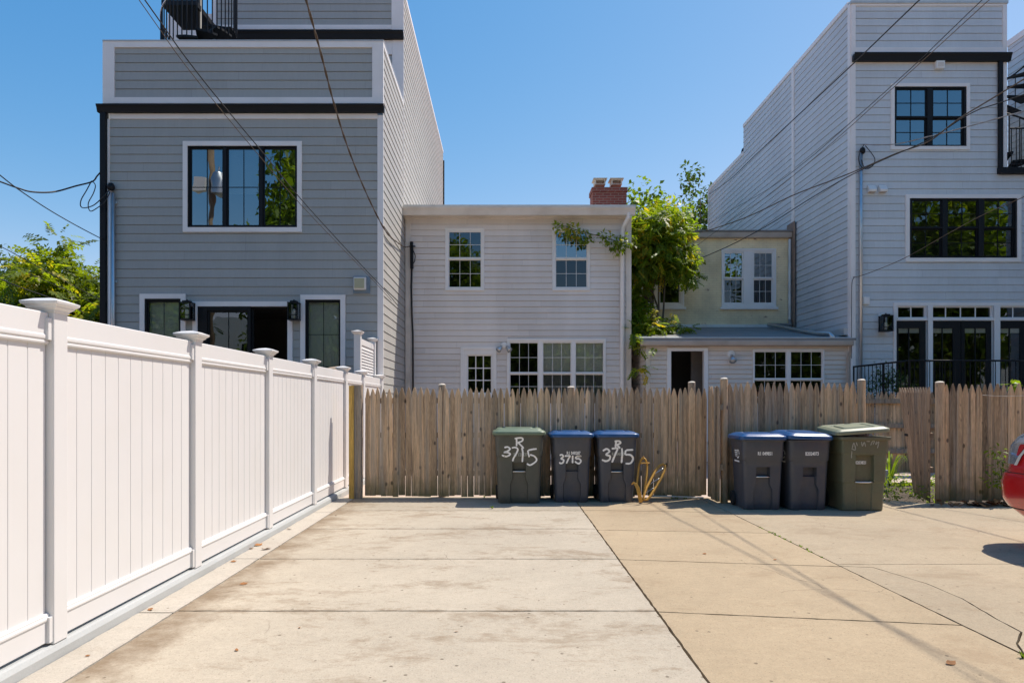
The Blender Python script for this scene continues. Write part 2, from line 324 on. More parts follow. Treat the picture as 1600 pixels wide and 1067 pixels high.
M['trim'] = mat('white_trim', (.82,.80,.785), .5, .05, 2, dirt=(.6,.57,.52), dirt_amt=.3, dirt_scale=1.5)
M['trim_d'] = mat('weathered_trim', (.70,.64,.57), .6, .1, 2.5, dirt=(.4,.34,.27), dirt_amt=.45, dirt_scale=1.6)
M['side_siding'] = mat('sunlit_dark_siding', (.40,.39,.365), .6, .07, 2.5, (1,1,.22), fine=(20,.06), bump=.1, bscale=30)  # same dark siding, lightened and warmed so its colour carries the direct sun
M['dark_siding'] = mat('dark_gray_siding', (.365,.375,.36), .6, .07, 2.5, (1,1,.22), fine=(20,.06), bump=.1, bscale=30)
M['pale_siding'] = mat('pale_gray_siding', (.72,.67,.63), .5, .08, 2.2, (1,1,.25), fine=(6,.05), dirt=(.44,.39,.35), dirt_amt=.35, dirt_scale=.9)
M['blue_siding'] = mat('blue_gray_siding', (.59,.63,.655), .55, .07, 2.5, (1,1,.22), fine=(20,.06), bump=.1, bscale=30, dirt=(.4,.4,.39), dirt_amt=.25, dirt_scale=.7)
M['ext_siding'] = mat('cream_siding', (.74,.66,.585), .55, .06, 1.0, dirt=(.40,.35,.29), dirt_amt=.35, dirt_scale=1.1)
M['yellow_brick'] = brick_mat('painted_yellow_brick', (.84,.70,.45), (.86,.73,.48), (.76,.63,.41), .35, stain=(.36,.24,.17))
M['chimney_brick'] = brick_mat('red_brick', (.29,.07,.05), (.20,.05,.04), (.30,.2,.16), .5)
M['cap_tan'] = mat('weathered_cap', (.66,.58,.48), .6, .2, 8)
M['terracotta'] = mat('terracotta', (.42,.14,.08), .8, .15, 6)
M['old_mortar'] = mat('rendered_brick', (.26,.19,.15), .95, .4, 5, fine=(30,.3), bump=.7, bscale=20)
M['black_metal'] = mat('black_metal', (.010,.0115,.014), .5, .1, 3, spec=.22)
M['black_frame'] = mat('black_frame', (.010,.0115,.014), .5, .05, 3, spec=.22)
M['white_frame'] = mat('white_vinyl_frame', (.80,.79,.78), .45, .03, 3, dirt=(.6,.57,.52), dirt_amt=.2)
M['galv'] = mat('galvanised_steel', (.55,.58,.60), .35, .12, 6, metal=.85)
M['steel'] = mat('bright_steel', (.72,.72,.7), .28, .06, 8, metal=1.0)
M['roof'] = mat('roof_membrane', (.24,.235,.23), .85, .18, 2.2, fine=(40,.15), bump=.3)
M['flash'] = mat('painted_flashing', (.62,.66,.68), .4, .1, 3, metal=.3, dirt=(.3,.28,.26), dirt_amt=.5, dirt_scale=3)
M['silver_roof'] = mat('silver_roof_edge', (.55,.55,.53), .5, .15, 4, metal=.4, dirt=(.3,.28,.26), dirt_amt=.5, dirt_scale=4)
M['brown_gutter'] = mat('brown_gutter', (.48,.40,.33), .6, .12, 3, dirt=(.22,.17,.13), dirt_amt=.5, dirt_scale=2)
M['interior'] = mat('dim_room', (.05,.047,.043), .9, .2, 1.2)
M['inner_door'] = mat('inner_door', (.22,.20,.185), .6, .05, 2)
M['curtain'] = mat('sheer_curtain', (.42,.41,.38), .9, .2, 8, (6,6,.2))
M['glass'] = glass_mat('window_glass', (.72,.74,.72), .08)
M['glass_screen'] = glass_mat('screened_glass', (.32,.33,.34), .03)
M['glass_blue'] = glass_mat('coated_window_glass', (.30,.34,.36), .24)
M['lamp_glass'] = glass_mat('lantern_glass', (.9,.92,.93), .0)
M['wood'] = wood_mat('weathered_cedar', (.62,.42,.25))
M['wood_dark'] = wood_mat('damp_cedar', (.36,.25,.16))
M['post_wood'] = wood_mat('grey_post_wood', (.36,.28,.20), False)
M['lumber'] = wood_mat('new_lumber', (.62,.38,.09), False, True, .12)
M['post_cap'] = mat('post_top', (.62,.56,.47), .7, .12, 5)
M['bin_green'] = mat('green_black_plastic', (.072,.077,.064), .42, .15, 3, fine=(25,.1), bump=.06, bscale=120, dirt=(.12,.105,.085), dirt_amt=.45, dirt_scale=5)
M['lid_green'] = mat('green_lid_plastic', (.15,.20,.13), .38, .12, 4, bump=.06, bscale=100, dirt=(.3,.32,.25), dirt_amt=.3, dirt_scale=6)
M['bin_blue'] = mat('navy_plastic', (.058,.067,.088), .4, .15, 3, fine=(25,.1), bump=.06, bscale=120, dirt=(.11,.095,.085), dirt_amt=.5, dirt_scale=5)
M['lid_blue'] = mat('blue_lid_plastic', (.014,.078,.22), .33, .12, 4, bump=.06, bscale=100, dirt=(.12,.17,.32), dirt_amt=.3, dirt_scale=6)
M['bin_olive'] = mat('olive_plastic', (.125,.132,.08), .48, .18, 3, fine=(25,.12), bump=.08, bscale=120, dirt=(.17,.13,.075), dirt_amt=.45, dirt_scale=5)
M['lid_olive'] = mat('olive_lid_plastic', (.22,.24,.16), .45, .15, 4, bump=.08, bscale=100)
M['bag'] = mat('plastic_bag', (.45,.46,.48), .25, .25, 9, bump=.8, bscale=18)
M['rubber'] = mat('rubber', (.015,.015,.015), .8, .2, 8)
M['paint'] = mat('white_spray_paint', (.92,.90,.87), .7, .12, 25)
M['paint_faint'] = mat('worn_white_marking', (.38,.38,.32), .8, .5, 60)
M['stamp'] = mat('stamped_white_digits', (.92,.90,.86), .7, .1, 25)
M['yellow_paint'] = mat('chipped_yellow_paint', (.56,.30,.045), .45, .18, 14, dirt=(.22,.11,.04), dirt_amt=.45, dirt_scale=14)
M['wire'] = mat('black_cable', (.022,.021,.02), .6, .1, 3)
M['wire_br'] = mat('weathered_cable', (.10,.072,.045), .7, .4, 12)
M['wire_gr'] = mat('bare_aluminium_cable', (.30,.29,.28), .5, .2, 6)
M['red'] = mat('red_car_paint', (.54,.012,.014), .22, .02, 3, spec=.6, coat=1.0)
M['lens'] = mat('clear_lens', (.62,.66,.72), .08, .25, 14, (1,1,6), metal=.75)
M['lens_red'] = mat('red_lens', (.45,.01,.02), .1, .1, 10, coat=.6)
M['car_glass'] = mat('dark_car_glass', (.015,.018,.02), .05, .02, 2, spec=.8)
M['chrome'] = mat('pale_seal', (.62,.60,.56), .35, .1, 8)
M['bark'] = mat('bark', (.11,.085,.06), .95, .35, 7, (1,1,.3), bump=.8, bscale=20)
M['leaf_bush'] = leaf_mat('sunlit_shrub_leaf', (.13,.18,.02), .55, (.40,.31,.03), .4, .5)
M['leaf_dark'] = leaf_mat('dark_tree_leaf', (.038,.072,.022), .4, yamt=.05)
M['leaf_maple'] = leaf_mat('maple_leaf', (.115,.18,.022), .5, (.28,.25,.03), .2, .5)
M['leaf_vine'] = leaf_mat('wisteria_leaf', (.135,.195,.022), .5, (.45,.30,.05), .4, .5)
M['leaf_weed'] = leaf_mat('weed_leaf', (.13,.2,.03), .4, yamt=.2)
M['dead_leaf'] = mat('dry_leaf', (.30,.13,.04), .8, .5, 8)
M['lamp_white'] = mat('white_plastic', (.78,.77,.74), .4, .03, 4)
M['meter'] = mat('yellowed_plastic', (.42,.41,.27), .4, .1, 10)
M['blue_box'] = mat('weathered_blue_board', (.16,.22,.28), .7, .3, 8)
M['canvas'] = mat('tan_fabric', (.36,.28,.21), .9, .2, 5, bump=.4)
M['pole_wood'] = mat('utility_pole_wood', (.22,.16,.10), .9, .3, 4, (4,4,.4), bump=.5)
def blind_mat():
    m = mat('slatted_blind', (.88,.88,.84), .6, .05, 3); n = m.node_tree.nodes; l = m.node_tree.links; b = n['Principled BSDF']
    wv = n.new('ShaderNodeTexWave'); wv.bands_direction = 'Z'; wv.inputs['Scale'].default_value = 13; tc = n.new('ShaderNodeTexCoord'); l.new(tc.outputs['Object'], wv.inputs[0])
    bp = n.new('ShaderNodeBump'); bp.inputs['Strength'].default_value = .6; bp.inputs['Distance'].default_value = .012; l.new(wv.outputs['Fac'], bp.inputs['Height']); l.new(bp.outputs[0], b.inputs['Normal'])
    return m
M['blind'] = blind_mat()

# ---------------------------------------------------------------- ground
def sheet(name, poly, z, m):
    b = MB(); b.face([(x, y, z) for x, y in poly]); return structure(b.build(name, m))
sheet('ground', [(-400,-400),(400,-400),(400,600),(-400,600)], -.10, M['dirt'])
sheet('yard_ground', [(-14,11.0),(6.2,11.0),(6.2,40),(-14,40)], -.03, M['paving'])
sheet('alley_road', [(-60,-13),(60,-13),(60,.98),(-60,.98)], -.012, M['conc_alley'])
sheet('right_yard_ground', [(6.2,13.2),(30,13.2),(30,17.4),(6.2,17.4)], -.03, M['paving'])
def jit(a, b, n, amt):
    a, b = Vector(a), Vector(b); d = b - a; q = Vector((-d.y, d.x)).normalized()
    return [a + d*(i/n) + q*(random.uniform(-amt, amt) if 0 < i < n else 0) for i in range(n)]
def slab(mb, poly, gap=.006, t=.09, m=0, tone=0.0):
    c = sum((Vector(p) for p in poly), Vector((0,0)))/len(poly); pts = []
    ins = []
    n = len(poly); sg = 1 if sum(poly[i-1][0]*poly[i][1]-poly[i][0]*poly[i-1][1] for i in range(n)) > 0 else -1
    for i in range(n):                                   # inset each corner along both edges
        p, a, b = Vector(poly[i]), Vector(poly[i-1]), Vector(poly[(i+1) % n])
        e1 = (p-a).normalized()*sg; e2 = (b-p).normalized()*sg; n1, n2 = Vector((-e1.y,e1.x)), Vector((-e2.y,e2.x)); ins.append(p + (n1+n2)*gap/max(.4, 1+n1.dot(n2)))
    for i in range(n):
        a, b = ins[i], ins[(i+1) % n]; pts += jit(a, b, max(2, int((b-a).length/.07)), .0035)
    mb.prism([(p.x, p.y, -t) for p in pts], (0, 0, t), m, tone)
LX, MX, RX = -2.37, 1.10, 3.10
b = MB(); ys = [1.0, 4.94, 6.59, 8.17, 9.55, 11.0]
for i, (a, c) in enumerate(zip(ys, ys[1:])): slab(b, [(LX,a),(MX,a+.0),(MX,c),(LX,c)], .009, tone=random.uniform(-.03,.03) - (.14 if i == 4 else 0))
structure(b.build('driveway_left_slabs', M['conc_pale']))
b = MB(); ysl = [1.0, 4.92, 6.57, 8.1, 9.6, 11.0]; ysr = [1.0, 4.62, 6.28, 7.9, 9.4, 10.9]
for i in range(5): slab(b, [(MX,ysl[i]),(RX,ysr[i]),(RX,ysr[i+1]),(MX,ysl[i+1])], .009, tone=random.uniform(-.03,.03))
structure(b.build('driveway_middle_slabs', M['conc_tan']))
crk = [G(x, y).to_2d() for x, y in ((1312,884),(1364,886),(1447,911),(1504,935),(1556,966),(1596,987),(1589,1005),(1600,1022))]
b = MB()
low = [(RX, 6.28), (RX, 1.0), (crk[-1].x+.25, 1.0)] + [tuple(p) for p in crk[::-1]]
slab(b, [Vector(p) for p in low], .006, tone=-.05)
up = [tuple(p) for p in crk] + [(crk[-1].x+.25, 1.0), (14, 1.0), (14, 6.53), (RX, 6.36)]
slab(b, [Vector(p) for p in up], .006)
slab(b, [(RX,6.36),(14,6.53),(14,10.05),(6.4,10.22),(5.6,10.9),(RX,10.9)], .006, tone=-.03)
structure(b.build('driveway_right_slabs', M['conc_old']))
b = MB(); ys = [1.0, 4.9, 6.6, 9.4, 10.9]
for a, c in zip(ys, ys[1:]): slab(b, [(-2.63,a),(LX,a),(LX,c),(-2.63,c)], .008, tone=random.uniform(-.04,.04))
structure(b.build('concrete_edging_strip', M['strip']))
b = MB(); K = [(-2.625,-.05),(-2.628,.05),(-2.645,.076),(-2.665,.082),(-2.9,.082),(-2.9,-.05)]
b.prism([(x, 0.5, z) for x, z in K], (0, 10.6, 0)); b.prism([(x, 11.1, z-.001) for x, z in K], (0, 4, 0))
structure(b.build('fence_kerb', M['kerb']))
# moss and soil in the joint
# ---------------------------------------------------------------- white vinyl fence
FY = [0.4, 2.24, 4.08, 5.92, 7.76, 9.60, 11.50, 12.95, 14.86]
wf = thing('white_vinyl_fence', 'long white vinyl privacy fence with capped posts standing on the grey kerb', 'fence', (-2.71, 5, .08))
for i, y in enumerate(FY):
    b = MB(); b.box(-2.775, -2.648, y-.0635, y+.0635, .083, 2.045); po = b.build('post', M['vinyl'], wf, bevel=.006)
    c = MB(); cx, cy = -2.7115, y
    def sq(r, z): return [(cx-r,cy-r,z),(cx+r,cy-r,z),(cx+r,cy+r,z),(cx-r,cy+r,z)]
    c.rings([sq(.068,2.035), sq(.072,2.05), sq(.088,2.062), sq(.092,2.072), sq(.108,2.082), sq(.112,2.098), sq(.06,2.118), sq(.006,2.128)])
    c.build('post_cap', M['vinyl'], po, bevel=.002)
for y0, y1 in zip(FY, FY[1:]):
    a, c = y0+.066, y1-.066; n = max(3, round((c-a)/.158)); p = MB()
    for k in range(n):                                   # tongue and groove boards
        u0 = a + (c-a)*k/n; u1 = a + (c-a)*(k+1)/n; x = -2.695
        p.prism([(x-.03,u0,.2),(x-.0035,u0,.2),(x-.0035,u0+.003,.2),(x,u0+.006,.2),(x,u1-.006,.2),(x-.0035,u1-.003,.2),(x-.0035,u1,.2),(x-.03,u1,.2)], (0,0,1.7))
    pn = p.build('panel', M['vinyl'], wf)
    t = MB(); pr = [(-2.735,1.845),(-2.683,1.845),(-2.676,1.853),(-2.676,1.865),(-2.683,1.872),(-2.673,1.88),(-2.673,1.898),(-2.68,1.905),(-2.68,2.028),(-2.685,2.033),(-2.735,2.033)]
    t.prism([(x,a,z) for x, z in pr], (0,c-a,0)); t.box(-2.69,-2.66,c-.03,c+.002,1.87,2.0); t.build('top_rail', M['vinyl'], pn, bevel=.002)
    t = MB(); pr = [(-2.735,.10),(-2.68,.10),(-2.675,.105),(-2.675,.225),(-2.668,.232),(-2.668,.245),(-2.676,.252),(-2.676,.262),(-2.683,.27),(-2.735,.27)]
    t.prism([(x,a,z) for x, z in pr], (0,c-a,0)); t.box(-2.69,-2.655,c-.028,c+.002,.10,.25); t.build('bottom_rail', M['vinyl'], pn, bevel=.002)
# louvred privacy screen beside the house deck
ls = thing('privacy_screen', 'white louvred privacy screen with two capped posts against the dark house corner', 'screen', (-2.85,14.1,0))
for y in (13.35, 14.86):
    b = MB(); b.box(-2.93,-2.80,y-.06,y+.06,.0,2.86); po = b.build('post', M['vinyl'], ls, bevel=.005)
    c = MB(); cx, cy = -2.865, y
    c.rings([sq(.066,2.845), sq(.09,2.865), sq(.105,2.885), sq(.108,2.9), sq(.01,2.93)]); c.build('post_cap', M['vinyl'], po)
for z0_, z1_ in ((2.66,2.78),(1.2,1.3)): b = MB(); b.box(-2.90,-2.83,13.41,14.80,z0_,z1_); b.build('rail', M['vinyl'], ls, bevel=.004)
b = MB()
z = 1.32
while z < 2.63:
    b.prism([(-2.855,13.41,z+.07),(-2.828,13.41,z),(-2.84,13.41,z),(-2.867,13.41,z+.07)], (0,1.39,0)); z += .06
b.build('louvres', M['vinyl'], ls)

# ---------------------------------------------------------------- picket fences
def picket(mb, p, U, N, wd, z0, z1, th=.022, top=.1, lean=0.0, tone=0.0, V=None):
    """p base left point, U along fence, N front normal"""
    U = Vector(U); N = Vector(N); Z = V if V else Vector((lean, 0, 1)); h = z1 - z0
    prof = [(0,0),(wd,0),(wd,h-top),(wd*.94,h-top*.75),(wd*.80,h-top*.4),(wd*.62,h-top*.08),(wd*.54,h),(wd*.46,h),(wd*.38,h-top*.08),(wd*.20,h-top*.4),(wd*.06,h-top*.75),(0,h-top)]
    b0 = Vector(p) + Vector((0,0,z0))
    mb.prism([b0 + U*u + Z*v for u, v in prof], -N*th, 0, tone)
def round_post(parent, x, y, h, r=.05, mt='post_wood', square=False, cap=True):
    b = MB()
    if square: b.box(x-r,x+r,y-r,y+r,-.05,h)
    else: b.lathe((x,y,0), [(r,-.05),(r,h-.012),(r*.9,h)], 14)
    po = b.build('post', M[mt], parent, bevel=.004 if square else 0)
    if cap:
        c = MB(); c.lathe((x,y,0), [(r*.98,h+.001),(r*1.02,h+.012),(r*.6,h+.026),(.004,h+.03)], 14); c.build('post_cap', M['post_cap'], po)
    return po
def run(parent, p0, p1, z1, name='pickets', mt='wood', wd=.088, gap=.005, z0=.03, rails=(.35,.95,1.5), top=.165, amp=.016):
    p0, p1 = Vector(p0), Vector(p1); U = (p1-p0); L = U.length; U.normalize(); N = Vector((U.y,-U.x,0)); n = int(L/(wd+gap)); st = L/n
    b = MB(); ws = [random.uniform(.8,1.18) for _ in range(n)]; k_ = L/sum(ws); u = 0
    for i in range(n):
        g = gap*random.choice((.12,.2,.3,.45,.6,.8,1.6)); wv = ws[i]*k_
        picket(b, p0 + U*(u+g/2) + N*random.uniform(-.006,.006), U, N, wv-g, z0+random.uniform(-.015,.015), z1+random.uniform(-amp,amp), top=top*random.uniform(.85,1.15), lean=random.gauss(0,.0035), tone=random.gauss(0,.22) - (.3 if random.random() < .14 else 0))
        u += wv
    b.build(name, M[mt], parent, bevel=.006)
    Q = -N
    for z in rails:
        r = MB(); a = p0 + Q*.024; c = p1 + Q*.024
        r.prism([a+Vector((0,0,z)), c+Vector((0,0,z)), c+Q*.04+Vector((0,0,z)), a+Q*.04+Vector((0,0,z))], (0,0,.085)); r.build('rail', M['post_wood'], parent)
YF, YR = 10.85, 10.35
pf = thing('picket_fence', 'weathered brown stockade picket fence behind the three spray painted bins', 'fence', (0.5,YF,0))
run(pf, (PX(570,YF),YF,0), (PX(1104,YF),YF,0), 1.744)
run(pf, (PX(1105,YF-.02),YF-.03,0), (PX(1122.5,10.22),10.2,0), 1.76, rails=(.5,1.4))
for px, top in ((557,605),(690,602),(893,606),(1083,598.5)):
    if px == 557: round_post(pf, PX(559,YF-.0)+.0, YF-.03, PZ(602,YF), .075, square=True, cap=False)
    else: round_post(pf, PX(px,YF), YF+.085, PZ(top,YF+.09), .058)
yp = MB(); yp.box(PX(546.5,10.8), PX(554,10.8)+.005, 10.73, 10.82, -.03, PZ(602.5,10.8)); tag(yp.build('lumber_post', M['lumber'], bevel=.003), 'fresh yellow lumber post at the corner of the picket and white fences', 'post')
bf = thing('picket_fence', 'taller brown picket fence section behind the right hand bins', 'fence', (4.4,YR,0))
run(bf, (PX(1134,YR),YR,0), (PX(1338,YR),YR,0), PZ(597.5,YR))
round_post(bf, PX(1130,YR), YR-.04, PZ(593,YR), .056, 'wood'); round_post(bf, PX(1345,YR), YR-.02, PZ(595,YR), .056, 'wood')
rf = thing('picket_fence', 'brown picket fence beside the red car with a wire strung along its top', 'fence', (7.3,YR,0))
run(rf, (PX(1474,YR),YR-.02,0), (PX(1720,YR),YR-.12,0), PZ(600,YR), rails=(.35,1.0,1.5), mt='wood')
round_post(rf, PX(1467,YR), YR-.02, PZ(598.5,YR), .062, 'wood')
b = MB(); b.tube([P(1535,617,YR-.09), P(1555,618.6,YR-.09), P(1580,618.8,YR-.1), P(1604,618,YR-.1)], .004, 6); b.build('wire', M['post_cap'], rf)
bk = thing('picket_fence', 'shorter looking picket fence deeper in the yard seen through the open gate', 'fence', (8,14.4,0))
run(bk, (6.4,14.45,0), (9.2,14.45,0), 1.745, mt='wood', wd=.085)
for z in (.45,.98,1.5): r = MB(); r.box(6.4,9.2,14.39,14.43,z,z+.09); r.build('front_rail', M['post_wood'], bk)
gt = thing('picket_gate', 'sagging picket gate leaning open on its post', 'gate', (6.5,10.4,0))
TL, BL, TR_, BR = Vector((6.70,11.62,1.765)), Vector((6.60,11.02,.06)), Vector((6.50,10.43,1.75)), Vector((6.475,10.4,.0))
b = MB(); n = 12
for i in range(n):
    s0, s1 = (i+.06)/n, (i+.94)/n
    q = [BL.lerp(BR,s0), BL.lerp(BR,s1), TL.lerp(TR_,s1), TL.lerp(TR_,s0)]; mid = (q[2]+q[3])/2
    sh = [q[0], q[1], q[1].lerp(q[2],.945), mid + (q[2]-mid)*.3 , mid, mid + (q[3]-mid)*.3, q[0].lerp(q[3],.945)]
    b.prism(sh, (.018,.003,0), 0, random.gauss(0,.13))
b.build('pickets', M['wood_dark'], gt)
for k in (.25,.55,.85):
    r = MB(); a, c = BL.lerp(TL,k), BR.lerp(TR_,k); r.prism([a+Vector((.02,0,0)), c+Vector((.02,0,0)), c+Vector((.06,0,0)), a+Vector((.06,0,0))], (0,0,.085)); r.build('rail', M['post_wood'], gt)
b = MB(); a, c = BL.lerp(TL,.53), BL.lerp(BR,.12).lerp(TL.lerp(TR_,.12),.53); b.prism([a+Vector((-.012,0,0)), c+Vector((-.012,0,0)), c+Vector((-.012,0,.035)), a+Vector((-.012,0,.035))], (.01,0,0)); b.build('latch', M['black_metal'], gt)
st = MB(); st.tube([Vector((2.27,10.72,.045)), Vector((2.75,10.74,.03)), Vector((3.12,10.70,.02))], .016, 6); tag(st.build('garden_stake', M['post_cap']), 'thin wooden stake lying along the foot of the picket fence', 'stake')

# ---------------------------------------------------------------- windows and doors
def prect(r, Y): return (PX(r[0],Y), PX(r[2],Y), PZ(r[3],Y), PZ(r[1],Y))
class House:
    def __init__(s, root): s.root = root; s.holes = {}
def window(h, Y, frame, glass, fm, casing=0, cm=None, name='window', gm='glass', blind=(), curtain=(), sash_w=2.2, muntin=.8, room=1.4, label=None, sill=False, casing_rect=None, extra=()):
    """frame: px rect; glass: list of (px rect, columns, rows, recess m)"""
    s = Y/FOC; fr = prect(frame, Y)
    holes = [prect((g[0][0]-sash_w, g[0][1]-sash_w, g[0][2]+sash_w, g[0][3]+sash_w), Y) for g in glass]
    b = MB(); b.plate(fr, holes+[prect(e,Y) for e in extra], Y-.022, Y+.10); o = b.build(name, fm, h.root)
    if label: o['label'] = label
    outer = fr
    if casing:
        outer = prect(casing_rect or (frame[0]-casing, frame[1]-casing, frame[2]+casing, frame[3]+casing), Y)
        c = MB(); c.plate(outer, [fr], Y-.045, Y+.02); c.build('casing', cm, o)
        if sill: c = MB(); c.box(outer[0]-.05, outer[1]+.05, Y-.09, Y-.0, outer[2]-.07, outer[2]-.002); c.build('sill', cm, o)
    for (g, cols, rows, rec), hr in zip(glass, holes):
        q = prect(g, Y); sb = MB(); sb.plate((hr[0]+.001,hr[1]-.001,hr[2]+.001,hr[3]-.001), [q], Y+rec, Y+rec+.035)
        mw = muntin*s/2*(.7 if name == 'window' and fm is not M['black_frame'] else 1); my = .008
        for k in range(1, cols):
            x = q[0] + (q[1]-q[0])*k/cols; sb.box(x-mw, x+mw, Y+rec+my, Y+rec+my+.0095, q[2]+.0005, q[3]-.0005)
        for k in range(1, rows):
            z = q[2] + (q[3]-q[2])*k/rows; sb.box(q[0]+.0005, q[1]-.0005, Y+rec+my-.0005, Y+rec+my+.009, z-mw, z+mw)
        sb.build('sash', fm, o)
        if rec > .05: continue                            # a leaf standing open
        gb = MB(); gb.face([(q[0]-.004,Y+rec+.022,q[2]-.004),(q[1]+.004,Y+rec+.022,q[2]-.004),(q[1]+.004,Y+rec+.022,q[3]+.004),(q[0]-.004,Y+rec+.022,q[3]+.004)]); gb.build('pane', M['glass_screen' if rec == .03 and fm is not M['black_frame'] and name == 'window' else gm], o)
    for r_ in blind:
        q = prect(r_, Y); bb = MB(); bb.box(q[0], q[1], Y+.102, Y+.108, q[2], q[3]); bb.box(q[0], q[1], Y+.101, Y+.125, q[2]-.03, q[2]-.001); bb.build('blind', M['blind'], o)
    for r_ in curtain:
        q = prect(r_, Y); cb = MB(); n = 24; pts = []
        for k in range(n+1): pts.append((q[0]+(q[1]-q[0])*k/n, Y+.17+.03*math.sin(k*1.9)+.012*math.sin(k*.7)))
        for (x0,y0),(x1,y1) in zip(pts, pts[1:]): cb.face([(x0,y0,q[2]),(x1,y1,q[2]),(x1,y1,q[3]),(x0,y0,q[3])])
        cb.build('curtain', M['curtain'], o, smooth=True)
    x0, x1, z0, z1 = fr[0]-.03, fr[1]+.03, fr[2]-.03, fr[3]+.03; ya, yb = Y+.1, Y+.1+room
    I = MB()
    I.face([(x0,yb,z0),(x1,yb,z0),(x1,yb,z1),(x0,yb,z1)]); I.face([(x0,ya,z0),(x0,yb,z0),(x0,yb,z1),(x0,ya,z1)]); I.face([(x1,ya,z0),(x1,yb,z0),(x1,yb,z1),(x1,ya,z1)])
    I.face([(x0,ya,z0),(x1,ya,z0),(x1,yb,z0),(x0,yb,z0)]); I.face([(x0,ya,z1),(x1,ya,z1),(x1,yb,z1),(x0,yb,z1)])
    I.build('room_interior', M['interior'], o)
    h.holes.setdefault(Y, []).append(outer)
    return o
def wall_front(h, Y, x0, x1, z0, z1, e, m, name='front_wall', **k):
    b = MB(); b.siding((x0,Y,0), (1,0,0), (0,-1,0), x1-x0, z0, z1, e, [(q[0]-x0+.004, q[1]-x0-.004, q[2]+.004, q[3]-.004) for q in h.holes.get(Y, [])], **k)
    return b.build(name, m, h.root)
def bar(h, Y, r, d0, d1, m, name, parent=None, bevel=.004):  # px rect bar, front d0 before the plane, back d1 behind
    q = prect(r, Y); b = MB(); b.box(q[0], q[1], Y-d0, Y+d1, q[2], q[3]); return b.build(name, m, parent or h.root, bevel=bevel)
def gutter(h, x0, x1, Y, ztop, hgt, d, m, name='gutter'):
    b = MB(); pr = [(Y-.004,ztop-hgt),(Y-d*.62,ztop-hgt),(Y-d*.8,ztop-hgt*.45),(Y-d,ztop-hgt*.18),(Y-d,ztop),(Y-d+.012,ztop),(Y-d+.012,ztop-hgt*.15),(Y-.004,ztop-hgt*.15)]
    b.prism([(x0,y,z) for y, z in pr], (x1-x0,0,0)); return b.build(name, m, h.root)

# ================================================================ dark gray house (left)
YA = 15.0; XA0, XA1 = PX(166,YA), -2.672; YS = 18.03; YE = 29.7
A = House(thing('gray_house', 'dark gray sided house with white trim and black windows behind the white fence', 'house', (-5.5,YA,0)))
bf_, tr = M['black_frame'], M['trim']
window(A, YA, (294,229,465,356), [((298.7,233,347,351.5),2,2,.012),((356.4,233,404,351.5),2,2,.012),((413,233,461,351.5),2,2,.012)], bf_, 7.2, tr, gm='glass_blue', blind=[(353,231,408,299)], label='wide three part black window on the upper floor')
window(A, YA, (227,467,283.5,572), [((232,472,279,566),2,1,.012)], bf_, 7.5, tr, blind=[(229,469,282,572)], label='narrow black window left of the sliding door')
window(A, YA, (477.5,468.5,532.5,578), [((481.5,472.5,529,573),2,2,.012)], bf_, 7.5, tr, blind=[(479,470,531,578)], label='narrow black window right of the sliding door')
window(A, YA, (309.5,479,450,640), [((327,488,386,634),2,1,.012),((395,482,447,634),1,1,.06)], bf_, 7.6, tr, name='sliding_door', sash_w=3, gm='glass', room=2.5)
XC0 = PX(172,YA); XC1 = PX(590,YA)
wall_front(A, YA, XC0, XC1, 0.0, PZ(186,YA), .1935, M['dark_siding'])
def side_wall(h, X, segs, e, m, nx, name='side_wall', holes=()):
    b = MB()
    for y0, y1, z0, z1 in segs: b.siding((X,y0,0), (0,1,0), (nx,0,0), y1-y0, z0, z1, e, [(q[0]-y0,q[1]-y0,q[2],q[3]) for q in holes])
    return b.build(name, m, h.root)
ZP = PZ(66.5,YA); ZS = 1.5 + 630*YS/FOC
ZT = 1.5 + 392*YE/FOC
side_wall(A, XA1, [(YA+.002,YS,0,ZP-.09),(YS,YE,0,ZT-.06)], .1935, M['side_siding'], 1)
# trims
b = MB(); b.box(XC1, XA1+.02, YA-.03, YA+.004, 0, PZ(181,YA)); b.build('corner_board', tr, A.root, bevel=.003)
b = MB(); b.box(PX(169,YA), XC0, YA-.03, YA, 0, PZ(187,YA)); b.build('corner_board', tr, A.root)
bar(A, YA, (172.2,178.5,589.8,186.6), .028, 0, tr, 'frieze_board')
gutter(A, PX(156,YA), PX(600,YA)+.02, YA-.02, PZ(167,YA), .16, .14, M['black_metal'])
b = MB(); q = PX(159.5,YA); b.box(q, PX(168.6,YA), YA-.10, YA+.02, 0, PZ(177,YA)); b.build('downspout', M['black_metal'], A.root, bevel=.012)
# parapet
b = MB(); b.siding((PX(180,YA),YA,0),(1,0,0),(0,-1,0),PX(582,YA)-PX(180,YA),PZ(153,YA),PZ(75,YA),.192); b.build('parapet_wall', M['dark_siding'], A.root)
b = MB(); b.plate((PX(162,YA),XA1+.02,PZ(163,YA),ZP), [(PX(180,YA),PX(582,YA),PZ(153.5,YA),PZ(75.5,YA))], YA-.04, YA+.03); b.box(PX(162,YA),PX(180,YA)-.001,YA-.04,YA+.03,PZ(167,YA),PZ(163,YA)-.001); b.box(PX(582,YA)+.001,XA1+.02,YA-.04,YA+.03,PZ(167,YA),PZ(163,YA)-.001); b.build('parapet_trim', tr, A.root, bevel=.004)
b = MB(); b.box(PX(180,YA),PX(582,YA),YA+.035,YA+.06,PZ(168,YA),PZ(163,YA)); b.build('parapet_soffit', M['dark_siding'], A.root)
for px in (268,490): 
    b = MB(); b.box(PX(px-6,YA),PX(px+6,YA),YA+.0,YA+.034,PZ(167,YA),PZ(164.3,YA)); b.build('soffit_vent', M['lamp_white'], A.root)
